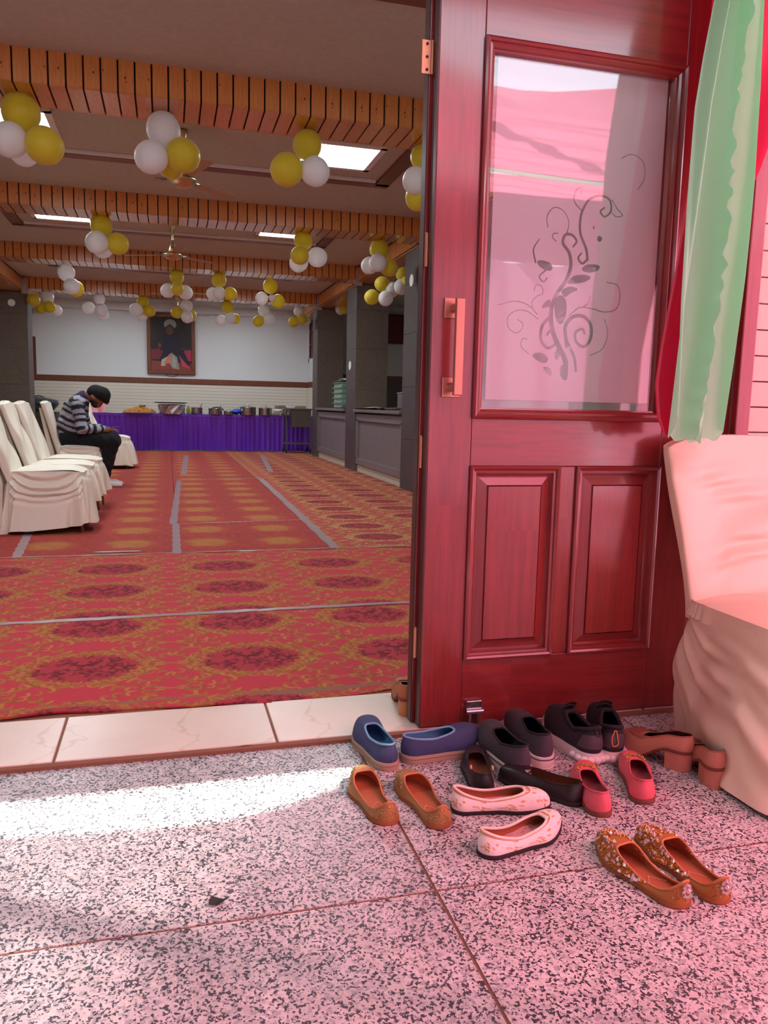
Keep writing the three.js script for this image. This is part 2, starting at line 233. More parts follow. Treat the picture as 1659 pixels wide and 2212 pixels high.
// ---------- columns, faced with dark stone on the front and grey stone on the aisle side ----------
const greyStone = std(0xa39d9d, 0.5, { map: rep(tLaminate, 1, 1) });
function column(x, z, w, d, words, disc) {
  const t = thing('stone_column', words, 'column', [x, 0, z], 0, 'hall columns'); const s = x > 0 ? 1 : -1, h = BY - 0.06;
  mesh('core', bx(w - 0.03, h, d - 0.03, s * w / 2, h / 2, -d / 2), std(0x6b635e, 0.8), t);
  const rows = [0, 0.62, 1.24, 1.86, 2.44, h];
  for (let k = 0; k < 5; k++) { const y = (rows[k] + rows[k + 1]) / 2, hh = rows[k + 1] - rows[k] - 0.003; mesh('front_panel', uvBox(bx(w, hh, 0.02), 0.5, k * 0.3, z), M.stone, t, [s * w / 2, y, -0.01]); mesh('side_panel', uvBox(bx(0.02, hh, d - 0.02), 0.5, k * 0.2, z), greyStone, t, [s * 0.01, y, -d / 2 - 0.01]); }
  mesh('capital', bx(0.09, FH + 0.05, 0.1, s * 0.02, h + 0.09, 0.02), std(0xb09a94, 0.8), t);
  if (disc) mesh('number_disc', new THREE.CylinderGeometry(0.07, 0.07, 0.01, 20).rotateZ(Math.PI / 2), M.white, t, [-0.006, disc, -d * 0.55]);
  return t;
}
column(2.76, -8.67, 0.5, 0.66, 'grey stone column nearest the door, with a white disc', 2.46);
column(2.76, -11.85, 0.5, 0.66, 'brown and grey stone column in the middle of the counter', 1.62);
column(2.76, -15.07, 0.5, 0.5, 'dark stone column at the far end of the counter', 0);
column(-2.32, -15.07, 0.9, 0.5, 'broad dark stone column behind the row of covered chairs', 0);
{ const d = scene.children.find((o) => o.userData.label === 'broad dark stone column behind the row of covered chairs'); mesh('number_disc', new THREE.CylinderGeometry(0.06, 0.06, 0.01, 20).rotateX(Math.PI / 2), M.white, d, [-0.24, 2.62, 0.006]); }

// ---------- ceiling trays: wood trim round each bay, two lit panels in each ----------
const panelGlow = std(0xffffff, 0.5, { emissive: new THREE.Color().setRGB(0.9, 0.97, 1.0), emissiveIntensity: 9 });
const panelWords = ['nearest the doorway', 'beside the first balloons', 'past the second beam', 'past the third beam', 'by the end wall'];
[-3.15, -6.52, -9.6, -12.6, -16.0].forEach((z, b) => {
  const tr = structGroup(`trim_${b + 2}`), y = CY - 0.012, zf = z - 0.98, zn = z + 0.3;
  mesh('batten', [uvBox(bx(3.79, 0.03, 0.13, 0.135, y, zf), 0.6), uvBox(bx(3.79, 0.03, 0.13, 0.135, y, zn), 0.6), uvBox(bx(0.13, 0.03, zn - zf, -1.695, y, (zn + zf) / 2), 0.6), uvBox(bx(0.13, 0.03, zn - zf, 1.965, y, (zn + zf) / 2), 0.6)], M.brown, tr);
  mesh('inner_lip', [bx(3.5, 0.02, 0.05, 0.135, y, zf + 0.09), bx(3.5, 0.02, 0.05, 0.135, y, zn - 0.09)], M.wallWhite, tr);
  [-1.13, 1.4].forEach((x, s) => {
    const f = thing('ceiling_light', `square ceiling light panel ${panelWords[b]}, ${s ? 'counter side' : 'chair side'}`, 'light', [x, CY, z - 0.27], 0, 'recessed ceiling light panels');
    mesh('frame', [bx(0.68, 0.02, 0.05, 0, -0.01, 0.31), bx(0.68, 0.02, 0.05, 0, -0.01, -0.31), bx(0.05, 0.02, 0.68, 0.315, -0.01, 0), bx(0.05, 0.02, 0.68, -0.315, -0.01, 0)], M.white, f);
    mesh('diffuser', bx(0.58, 0.012, 0.57, 0, -0.007, 0), panelGlow, f);
    const l = new THREE.RectAreaLight(new THREE.Color().setRGB(0.86, 0.95, 1.0), 25, 0.56, 0.55); l.position.set(x, CY - 0.03, z - 0.27); l.rotation.x = -Math.PI / 2; scene.add(l);
  });
});

// ---------- carpets and the tape over their seams ----------
function carpet(label, x0, x1, z0, z1, mat, su, sv, edge) {
  const nx = 90, nz = edge ? 30 : 4, r = edge ? 1 : 0;
  const g = sheet(nx, nz, (u, v) => { const x = lerp(x0, x1, u), t = (1 - v); let z = lerp(z1, z0, v), y = 0.008; if (r) { const e = ss(0.9, 1, v), wv = 0.5 + 0.5 * Math.sin(x * 7.3 + 1.1) * Math.sin(x * 3.1 + 0.4); z += e * 0.018 * Math.sin(x * 5.1) + e * 0.006 * Math.sin(x * 23); y += e * (0.004 + 0.016 * wv * wv); } return [x, y, z]; }, { uvs: (u, v, p) => [p[0] / su, -p[2] / sv] });
  const skirt = sheet(nx, 1, (u, v) => { const x = lerp(x0, x1, u); let z = z0, y = 0.008; if (r) { const wv = 0.5 + 0.5 * Math.sin(x * 7.3 + 1.1) * Math.sin(x * 3.1 + 0.4); z += 0.018 * Math.sin(x * 5.1) + 0.006 * Math.sin(x * 23); y += 0.004 + 0.016 * wv * wv; } return [x, y - v * 0.006, z]; }, { uvs: (u, v, p) => [p[0] / su, -p[2] / sv] });
  return tag(mesh('carpet', [g, skirt], mat), label, 'carpet', 'hall carpets');
}
const cm = (t) => std(0xffffff, 0.97, { map: t, side: THREE.DoubleSide });
const cNear = cm(tCarpetNear), cMed = cm(tCarpetMed), cSide = cm(tCarpetSide);
carpet('red carpet strip with dark ovals, its wavy edge along the marble threshold', -3.0, 3.0, -2.545, -3.725, cNear, 0.615, 0.55, true);
carpet('red carpet strip with dark ovals between the two long tapes', -3.0, 3.0, -3.73, -5.315, cNear, 0.65, 0.57, false);
carpet('red carpet with gold medallions under the covered chairs', -2.25, 0.05, -5.32, -16.5, cMed, 0.53, 0.6, false);
carpet('red carpet with gold medallions down the middle of the hall', 0.055, 1.125, -5.32, -16.5, cMed, 0.53, 0.6, false);
carpet('red carpet with fine gold scrolls beside the counter', 1.13, 2.78, -5.32, -16.5, cSide, 0.62, 0.55, false);
const tapeMat = phy(0xb9a5ad, 0.32, { transparent: true, opacity: 0.62, clearcoat: 0.4, clearcoatRoughness: 0.25 });
function tape(label, pts, w, seed) {
  const r = rng(seed), c = new THREE.CatmullRomCurve3(pts.map((p) => new THREE.Vector3(p[0], 0.011, p[1])));
  const n = 120, g = sheet(n, 6, (u, v) => { const p = c.getPoint(u), d = c.getTangent(u), s = (v - 0.5) * w * (1 + 0.1 * Math.sin(u * 40 + seed)); return [p.x - d.z * s, 0.0112 + 0.0012 * Math.sin(u * 160 + v * 5 + seed) * Math.sin(u * 37 + seed), p.z + d.x * s]; });
  return tag(mesh('tape_strip', g, tapeMat), label, 'tape', 'clear tapes over the carpet seams');
}
tape('long clear tape across the near carpet seam', [[-3, -3.66], [-0.73, -3.705], [0.3, -3.74], [1.19, -3.765], [2.9, -3.82]], 0.045, 1);
tape('thin clear tape across the seam where the oval carpet ends', [[-3, -5.24], [-0.86, -5.295], [0.5, -5.32], [1.7, -5.345], [2.8, -5.37]], 0.022, 2);
tape('broad clear tape beside the carpet with fine scrolls', [[1.12, -5.33], [1.14, -7], [1.18, -10.57]], 0.07, 3);
tape('clear tape from the thin seam up to the first short tape', [[0.045, -5.27], [0.05, -6.58]], 0.055, 4);
tape('clear tape down the middle seam beyond the step in it', [[0.03, -6.58], [0.08, -8.5], [0.125, -10.3]], 0.06, 5);
tape('far clear tape toward the purple tables', [[0.2, -11.2], [0.32, -15.2]], 0.08, 6);
tape('thin clear tape across the middle carpet at its step', [[0.03, -6.59], [1.1, -6.72]], 0.018, 7);
tape('thin far clear tape across the middle carpet', [[0.15, -10.4], [1.18, -10.6]], 0.03, 8);
tape('slanting clear tape before the nearest covered chair', [[-0.93, -5.3], [-1.02, -6.4]], 0.06, 9);
tape('far clear tape in line with the broad one', [[1.45, -11.6], [1.75, -15.4]], 0.08, 10);
{ const g = sheet(30, 4, (u, v) => [lerp(-0.48, -0.18, u), 0.0115, -5.405 + (v - 0.5) * 0.045 * Math.min(1, 6 * u + 0.3, 6 * (1 - u) + 0.3)]); tag(mesh('tape_strip', g, std(0x8c8078, 0.4)), 'short grey tape patch by the thin seam', 'tape', 'tape patches'); }

// ---------- counter between the columns ----------
function counter(z0, z1, words) {
  const t = thing('service_counter', words, 'counter', [2.78, 0, (z0 + z1) / 2], 0, 'service counters between the columns'); const L = Math.abs(z1 - z0);
  mesh('plinth', bx(0.5, 0.12, L, 0.28, 0.06, 0), std(0xc8b8a6, 0.7), t);
  mesh('back_board', uvBox(bx(0.03, 0.74, L, 0.05, 0.49, 0), 0.6), M.laminate, t);
  mesh('rail', uvBox(bx(0.035, 0.09, L, 0.0175, 0.165, 0), 0.6), M.laminate, t); mesh('rail', uvBox(bx(0.045, 0.1, L, 0.0225, 0.83, 0), 0.6), M.laminate, t);
  for (const s of [-1, 1]) mesh('stile', uvBox(bx(0.035, 0.6, 0.1, 0.0175, 0.5, s * (L / 2 - 0.05)), 0.6), M.laminate, t);
  mesh('top', uvBox(rb(0.66, 0.045, L, 0.008, 0.28, 0.9275, 0), 0.6), std(0x6f6464, 0.3), t);
}
counter(-9.34, -11.85, 'grey panelled counter between the near and middle columns'); counter(-12.52, -15.07, 'grey panelled counter between the middle and far columns'); counter(-3.4, -8.67, 'grey panelled counter hidden beyond the open door');
{ // things on the counters
  const gl = std(0x86a897, 0.35); const st = thing('tray_stack', 'stack of pale green trays on the far counter', 'trays', [3.02, 0.95, -13.2]);
  for (let k = 0; k < 5; k++) mesh('tray', [rb(0.5, 0.075, 0.62, 0.012, 0, 0.05 + k * 0.085, 0), rb(0.56, 0.012, 0.68, 0.005, 0, 0.088 + k * 0.085, 0)], gl, st);
  for (const [z, h] of [[0.42, 0.33], [0.58, 0.24]]) { const b = thing('flask', h > 0.3 ? 'tall green flask in front of the tray stack' : 'short green flask beside the tray stack', 'flask', [2.95, 0.95, -13.2 + z]); mesh('body', lathe([[0, 0], [0.075, 0], [0.08, 0.02], [0.08, h * 0.7], [0.055, h * 0.86], [0.05, h * 0.9]]), gl, b); mesh('cap', lathe([[0.05, h * 0.9], [0.055, h * 0.9], [0.055, h], [0, h]]), gl, b); }
  const paper = (label, x, z, w, d, turn, col, amp, seed) => { const g = sheet(14, 14, (u, v) => [(u - 0.5) * w, 0.012 + amp * (0.5 + 0.5 * Math.sin(u * 5 + seed) * Math.cos(v * 6 + seed * 2)) * (0.4 + v), (v - 0.5) * d]); const m = mesh('crumpled_paper', g, std(col, 0.8, { side: THREE.DoubleSide })); m.position.set(x, 0.95, z); m.rotation.y = turn; tag(m, label, 'paper', 'papers on the counter'); };
  paper('white paper lying on the tray stack', 3.0, -13.2, 0.5, 0.6, 0.2, 0xdfe6e2, 0.05, 1); scene.children.at(-1).position.y = 1.38;
  paper('crumpled white paper in front of the flasks', 2.95, -12.75, 0.35, 0.3, 0.5, 0xd6d9d8, 0.09, 2); paper('cream sheet on the near counter beside the middle column', 2.95, -11.3, 0.35, 1.1, 0.05, 0xd8cba6, 0.03, 3);
  const cr = std(0xd9d9d6, 0.3, { metalness: 0.9 });
  const pot = thing('steel_pot', 'grey square serving pot with wire handles on the near counter', 'pot', [3.1, 0.95, -9.95]);
  mesh('body', rb(0.34, 0.2, 0.36, 0.02, 0, 0.12, 0), std(0x6f6068, 0.35, { metalness: 0.4 }), pot); mesh('foot', bx(0.3, 0.03, 0.32, 0, 0.015, 0), std(0x9a7a30, 0.5), pot);
  mesh('handle', [tube([[-0.16, 0.22, 0.16], [-0.16, 0.28, 0.14], [-0.1, 0.33, 0.1], [-0.12, 0.37, 0.08]], 0.008), tube([[-0.17, 0.225, -0.18], [-0.17, 0.235, 0.18]], 0.008)], cr, pot);
  const bag = thing('paper_bag', 'orange bag standing beside the square serving pot', 'bag', [3.12, 0.95, -9.58]); mesh('body', uvBox(rb(0.3, 0.27, 0.24, 0.015, 0, 0.135, 0), 0.5), std(0xe8552f, 0.6), bag); mesh('handle', tube([[-0.1, 0.27, 0.06], [-0.1, 0.34, 0.04], [-0.1, 0.34, -0.04], [-0.1, 0.27, -0.06]], 0.006), cr, bag);
  for (const [z, c, k] of [[-10.5, 0x2c2624, 'dark'], [-10.2, 0xc9c2b4, 'pale']]) { const d = mesh('flat_dish', lathe([[0, 0.004], [0.09, 0.004], [0.13, 0.03], [0.125, 0.032], [0.085, 0.01], [0, 0.01]]), std(c, 0.35)); d.position.set(2.9, 0.951, z); tag(d, `${k} flat dish lying by the cream sheet on the counter`, 'dish'); }
  const cb = mesh('folded_cloth', uvBox(rb(0.5, 0.05, 1.6, 0.02), 0.4), std(0x2c55b8, 0.8)); cb.position.set(3.0, 0.976, -6.4); tag(cb, 'blue folded cloth on the counter behind the door glass', 'cloth');
  const fr = thing('wall_cabinet', 'dark red framed box high on the wall behind the counter', 'cabinet', [4.62, 2.62, -16.38]); mesh('box', bx(0.42, 0.6, 0.14), std(0x5a1e1c, 0.5), fr); mesh('door_panel', rb(0.36, 0.54, 0.02, 0.006, 0, 0, 0.075), std(0x6b2622, 0.4), fr);
}
// loudspeaker on the far column
{ const t = thing('loudspeaker', 'small black loudspeaker bracketed beside the far window', 'speaker', [2.98, 2.52, -15.75], 0.5); mesh('cabinet', rb(0.2, 0.3, 0.2, 0.015), M.black, t); mesh('grille', rb(0.17, 0.27, 0.012, 0.005, 0, 0, 0.104), std(0x26252a, 0.8), t); mesh('bracket', bar([0, 0, -0.1], [0.1, 0.06, -0.2], 0.015), M.darkSteel, t); }
// framed portrait on the end wall
{
  const t = thing('framed_portrait', 'dark wood framed portrait of a seated figure in a white turban', 'picture', [0.09, 2.245, FZ + 0.02], 0), W = 1.02, H = 1.3, b = 0.085;
  for (const [x, y, w, h] of [[0, H / 2 - b / 2, W, b], [0, -H / 2 + b / 2, W, b], [-W / 2 + b / 2, 0, b, H - 2 * b], [W / 2 - b / 2, 0, b, H - 2 * b]]) mesh('frame_bar', uvBox(rb(w, h, 0.05, 0.012, x, y, 0.025), 0.5), M.brown, t);
  const p = canvasTex(340, 450, (c, w, h) => {
    c.fillStyle = '#1c1a20'; c.fillRect(0, 0, w, h); const r = rng(4);
    for (let k = 0; k < 160; k++) { c.fillStyle = ['rgba(60,30,24,.25)', 'rgba(24,24,44,.3)', 'rgba(40,44,34,.2)'][k % 3]; c.beginPath(); c.ellipse(r() * w, r() * h * 0.75, 10 + r() * 30, 8 + r() * 24, r() * 3, 0, 7); c.fill(); }
    const poly = (col, pts) => { c.fillStyle = col; c.beginPath(); pts.forEach((q, i) => (i ? c.lineTo(q[0] * w, q[1] * h) : c.moveTo(q[0] * w, q[1] * h))); c.fill(); };
    poly('#7a2436', [[0, .62], [.3, .57], [.36, .78], [0, .8]]); poly('#b03050', [[.82, .62], [1, .6], [1, .82], [.86, .8]]); poly('#8c3a2c', [[0, .82], [1, .86], [1, 1], [0, 1]]);
    poly('#17172c', [[.3, .3], [.64, .28], [.78, .52], [.82, .66], [.5, .68], [.22, .62]]); poly('#14162c', [[.34, .58], [.8, .6], [.98, .92], [.7, .8], [.5, .66], [.26, .82], [.2, .8]]);
    poly('#c9857a', [[.5, .66], [.42, .84], [.26, .86]]); poly('#8f938c', [[.5, .66], [.64, .74], [.7, .98], [.52, .96], [.44, .84]]); poly('#b8b6a8', [[.26, .8], [.44, .72], [.34, .92], [.24, .92]]); poly('#c2455a', [[.68, .7], [.84, .84], [.98, .96], [.78, .92]]); poly('#d8786a', [[.46, .68], [.5, .86], [.3, .88]]); poly('#a5a79c', [[.52, .7], [.62, .8], [.6, .96], [.52, .9]]);
    c.fillStyle = '#5a3428'; c.beginPath(); c.ellipse(w * .47, h * .24, w * .09, h * .085, 0, 0, 7); c.fill(); c.fillStyle = '#8a8d88'; c.beginPath(); c.ellipse(w * .48, h * .13, w * .155, h * .1, 0, Math.PI, 0); c.lineTo(w * .6, h * .2); c.lineTo(w * .48, h * .12); c.lineTo(w * .34, h * .19); c.fill();
    c.fillStyle = '#6e4a38'; c.beginPath(); c.ellipse(w * .22, h * .53, w * .04, h * .04, 0, 0, 7); c.fill(); c.strokeStyle = '#8c7a5a'; c.lineWidth = 2; c.beginPath(); c.moveTo(w * .75, h * .58); c.lineTo(w * .98, h * .61); c.stroke();
  });
  mesh('canvas', new THREE.PlaneGeometry(W - 2 * b, H - 2 * b).translate(0, 0, 0.026), std(0xffffff, 0.35, { map: p }), t); mesh('backing', bx(W - 0.02, H - 0.02, 0.015, 0, 0, 0.008), M.brown, t);
  mesh('hanging_cord', tube([[-0.13, -H / 2, 0.02], [-0.05, -H / 2 - 0.05, 0.02], [0.05, -H / 2 - 0.05, 0.02], [0.14, -H / 2, 0.02]], 0.006, 20), std(0x4a4038, 0.8), t);
}
// ---------- buffet table with purple skirting ----------
{
  const t = thing('buffet_table', 'long buffet table wrapped in purple pleated skirting', 'table', [0.75, 0, -16.85]), W = 4.5;
  mesh('table_top', rb(W, 0.03, 0.75, 0.006, 0, 0.735, -0.3), std(0x5a3090, 0.6), t);
  for (const x of [-2.1, -0.7, 0.7, 2.1]) for (const z of [-0.6, 0.0]) mesh('leg', cy(0.02, 0.02, 0.72, x, 0.36, z, 8), M.darkSteel, t);
  const purple = phy(0x6d2cba, 0.5, { sheen: 0.5, sheenColor: new THREE.Color(0xa070e0), side: THREE.DoubleSide });
  const breaks = [-2.25, -1.35, -0.35, 0.55, 1.35, 2.25];
  for (let k = 0; k < 5; k++) { const a = breaks[k], b = breaks[k + 1], n = 260; mesh('skirt_panel', sheet(n, 14, (u, v) => { const x = lerp(a, b, u), e = 0.25 + 0.75 * v, s = x * 62 + 5 * vn(x * 3 + 40, 0.5, 999, k); return [x + 0.006 * Math.cos(s) * e, 0.75 - v * (0.735 + 0.006 * Math.sin(x * 9)), 0.085 + e * 0.022 * Math.sin(s) + 0.012 * e * Math.sin(x * 19 + k) + (u < 0.02 || u > 0.98 ? 0.006 : 0)]; }), purple, t); mesh('skirt_header', sheet(60, 3, (u, v) => [lerp(a, b, u), 0.757 - v * 0.055, 0.095 + 0.003 * Math.sin(u * 40)]), purple, t); }
}
{ // food and pots on the buffet
  const Y = 0.752, Z = -16.85, steel = M.steel, foil = std(0xd2d4da, 0.25, { metalness: 0.9, bumpMap: tFine, bumpScale: 0.004 }), r = rng(77);
  const pl = thing('serving_tray', 'white tray under the heap of fried snacks on the buffet', 'tray', [-0.56, Y, Z]); mesh('plate', lathe([[0, 0.006], [0.28, 0.006], [0.36, 0.03], [0.355, 0.034], [0.275, 0.012], [0, 0.012]]).scale(1, 1, 0.8), M.white, pl);
  const parts = []; for (let k = 0; k < 90; k++) { const q = Math.sqrt(r()), a = r() * 6.28, s = 0.025 + r() * 0.022; parts.push(new THREE.IcosahedronGeometry(s, 1).scale(1.4, 0.8, 1).rotateY(r() * 6).translate(-0.54 + Math.cos(a) * q * 0.29, Y + 0.03 + (1 - q) * 0.085 + r() * 0.012, Z + Math.sin(a) * q * 0.21)); }
  tag(mesh('fried_snacks', parts, std(0xb9781f, 0.6)), 'heap of golden fried snacks on the white tray', 'food', null, 'stuff');
  const bow = mesh('small_bowl', lathe([[0, 0], [0.05, 0], [0.075, 0.05], [0.07, 0.05], [0.045, 0.008], [0, 0.008]]), steel); bow.position.set(-0.5, Y + 0.12, Z); tag(bow, 'small steel bowl set on the heap of fried snacks', 'bowl');
  const fp = mesh('foil_tub', sheet(48, 12, (u, v) => { const a = u * Math.PI * 2, q = 0.24 + 0.03 * v + 0.012 * Math.sin(a * 9 + v * 7) + 0.008 * Math.sin(a * 17 - v * 9); return v > 0.95 ? [0, 0.2, 0] : [Math.cos(a) * q, v * 0.21, Math.sin(a) * q * 0.8]; }), foil); fp.position.set(0.08, Y, Z); tag(fp, 'tub wrapped in crinkled foil on the buffet', 'tub');
  const bt = mesh('round_tray', lathe([[0, 0], [0.27, 0], [0.335, 0.02], [0.33, 0.026], [0.265, 0.008], [0, 0.008]]), std(0x1f1b1a, 0.4)); bt.position.set(0.06, Y + 0.212, Z); tag(bt, 'black round tray resting on the foil wrapped tub', 'tray');
  const ob = mesh('oil_bottle', lathe([[0, 0], [0.04, 0], [0.042, 0.1], [0.02, 0.14], [0.02, 0.17], [0, 0.17]]), std(0x9a9a3a, 0.2)); ob.position.set(0.41, Y, Z); tag(ob, 'small oil bottle between the foil tub and the pots', 'bottle');
  const pot = (label, x, rad, h, dz, lid) => { const t = thing('steel_pot', label, 'pot', [x, Y, Z + dz], 0, 'steel pots on the buffet'); const bd = mesh('body', lathe([[0, 0], [rad * 0.92, 0], [rad, 0.02], [rad, h], [rad * 1.05, h + 0.006], [rad * 1.05, h + 0.012], [rad * 0.95, h + 0.008], [rad * 0.94, 0.02], [0, 0.014]]), steel, t); if (lid) { const l = mesh('lid', lathe([[rad * 1.0, h + 0.012], [rad * 0.6, h + 0.03], [0.02, h + 0.04]]), steel, t); mesh('knob', lathe([[0.02, h + 0.038], [0.02, h + 0.06], [0, h + 0.065]]), steel, l); } else mesh('ladle', bar([0, 0.03, 0], [rad * 0.9, h + 0.09, 0.05], 0.008), steel, t); return t; };
  pot('steel pot with a ladle nearest the foil tub', 0.58, 0.12, 0.13, -0.1, false); pot('steel pot in front of the black round lid', 0.95, 0.14, 0.12, 0.02, false);
  { const l = mesh('domed_cover', new THREE.SphereGeometry(0.14, 24, 12, 0, 6.283, 0, 1.57).scale(1, 0.55, 0.5), M.black); l.position.set(1.0, Y + 0.09, Z - 0.22); tag(l, 'black domed cover behind the steel pots', 'cover'); }
  pot('lidded steel pot beside the blue bag', 1.62, 0.17, 0.16, 0, true); pot('lidded steel pot next to the foil packets', 1.98, 0.14, 0.15, 0.02, true); pot('low steel dish before the black domed lid', 1.22, 0.1, 0.07, 0.05, true);
  { const g = sheet(20, 10, (u, v) => { const a = u * Math.PI * 2, q = 0.11 * Math.sin(Math.PI * (0.12 + 0.88 * v)) * (1 + 0.15 * Math.sin(3 * a + v * 4)); return [Math.cos(a) * q, 0.13 * (1 - v), Math.sin(a) * q]; }); const m = mesh('plastic_bag', g, std(0x2e4fd0, 0.35)); m.position.set(1.38, Y, Z - 0.02); tag(m, 'blue plastic bag between the steel pots', 'bag'); }
  const packWords = ['bottom front', 'bottom back', 'bottom middle', 'second layer front', 'second layer back', 'second layer middle', 'third layer', 'upper', 'top'];
  packWords.forEach((wd, k) => { const lay = Math.floor(k / 3), g = rb(0.2, 0.07, 0.16, 0.025, 0, 0, 0); const m = mesh('foil_packet', g, k % 2 ? foil : std(0x9a8d80, 0.4, { metalness: 0.6, bumpMap: tFine, bumpScale: 0.004 })); m.position.set(2.2 + (k % 3) * 0.22 + lay * 0.05, Y + 0.036 + lay * 0.074, Z + 0.05 - lay * 0.03); m.rotation.y = (r() - 0.5) * 0.7; tag(m, `${wd} foil packet in the heap behind the steel trolley`, 'food packet', 'foil packets'); });
  const sh = mesh('white_cloth', sheet(10, 8, (u, v) => [(u - 0.5) * 0.5, 0.004 + 0.006 * Math.sin(u * 9 + v * 4), (v - 0.5) * 0.4]), M.white); sh.position.set(-1.15, Y, Z - 0.1); tag(sh, 'white cloth laid on the buffet beside the snacks', 'cloth');
  const pc = mesh('pink_cloth', sheet(12, 10, (u, v) => [(u - 0.5) * 0.3, 0.22 * (1 - v) + 0.01, 0.05 * Math.sin(u * 9) * v]), std(0xe79aa0, 0.8, { side: THREE.DoubleSide })); pc.position.set(-1.36, Y - 0.01, Z - 0.05); tag(pc, 'pink cloth hanging at the end of the buffet', 'cloth');
}
{ // trolley
  const t = thing('steel_trolley', 'steel service trolley on wheels in front of the purple table', 'trolley', [2.58, 0, -16.35]); const gs = std(0x6d6460, 0.4, { metalness: 0.5 });
  mesh('bin', rb(0.4, 0.36, 0.4, 0.01, 0.06, 0.72, 0), gs, t); mesh('top_shelf', rb(0.56, 0.03, 0.46, 0.006, 0, 0.905, 0), gs, t); mesh('lower_shelf', rb(0.54, 0.025, 0.44, 0.006, 0, 0.2, 0), gs, t);
  for (const x of [-0.25, 0.25]) for (const z of [-0.2, 0.2]) { mesh('upright', cy(0.014, 0.014, 0.8, x, 0.5, z, 10), gs, t); const w = mesh('castor', new THREE.TorusGeometry(0.038, 0.016, 8, 18).rotateY(Math.PI / 2), M.black, t, [x, 0.054, z]); mesh('fork', bx(0.02, 0.06, 0.03, 0, 0.05, 0), gs, w); }
  for (const z of [-0.21, 0.21]) mesh('push_bar', bar([-0.27, 0.84, z], [-0.27, 0.84, z * -0.0 + 0.0], 0.01), gs, t);
}

// ---------- ceiling fans ----------
const fanMetal = std(0xcbb98e, 0.25, { metalness: 0.85 }), fanBlade = std(0xb59a6a, 0.4, { metalness: 0.4 });
function fan(label, x, z, drop, turn) {
  const t = thing('ceiling_fan', label, 'fan', [x, CY, z], turn, 'ceiling fans');
  mesh('canopy', lathe([[0, 0], [0.045, 0], [0.05, -0.02], [0.03, -0.09], [0.014, -0.14], [0, -0.14]]), fanMetal, t); mesh('rod', cy(0.012, 0.012, drop, 0, -drop / 2, 0, 10), fanMetal, t);
  mesh('lower_canopy', lathe([[0.013, -drop + 0.16], [0.03, -drop + 0.12], [0.055, -drop + 0.02], [0.02, -drop + 0.02]]), fanMetal, t);
  mesh('motor', lathe([[0, -drop + 0.03], [0.07, -drop + 0.025], [0.115, -drop], [0.115, -drop - 0.02], [0.08, -drop - 0.05], [0.05, -drop - 0.06], [0, -drop - 0.065]]), fanMetal, t);
  for (let k = 0; k < 3; k++) {
    const a = (k / 3) * Math.PI * 2; const b = mesh('blade', sheet(16, 4, (u, v) => { const r = 0.16 + u * 0.44, w = 0.042 + 0.012 * u - 0.05 * Math.max(0, u - 0.9) * 6 * Math.abs(v - 0.5); return [r, -drop - 0.01 + (v - 0.5) * 0.006, (v - 0.5) * 2 * w]; }), std(0xb59a6a, 0.4, { metalness: 0.4, side: THREE.DoubleSide }), t); b.rotation.y = a;
    mesh('blade_bracket', bx(0.12, 0.008, 0.05, 0.14, -drop - 0.005, 0), M.darkSteel, b);
  }
}
fan('brass ceiling fan behind the white and yellow balloons of the near bay', 0.13, -6.6, 0.36, 2.9); fan('brass ceiling fan in the second bay, in full view', 0.08, -9.9, 0.36, 2.75); fan('ceiling fan in the third bay, half hidden by balloons', 0.16, -13.1, 0.36, 0.2); fan('ceiling fan by the end wall above the portrait', 0.22, -16.4, 0.36, 0.1); fan('ceiling fan nearest the doorway, one blade in view', -0.22, -3.15, 0.36, Math.PI / 2);

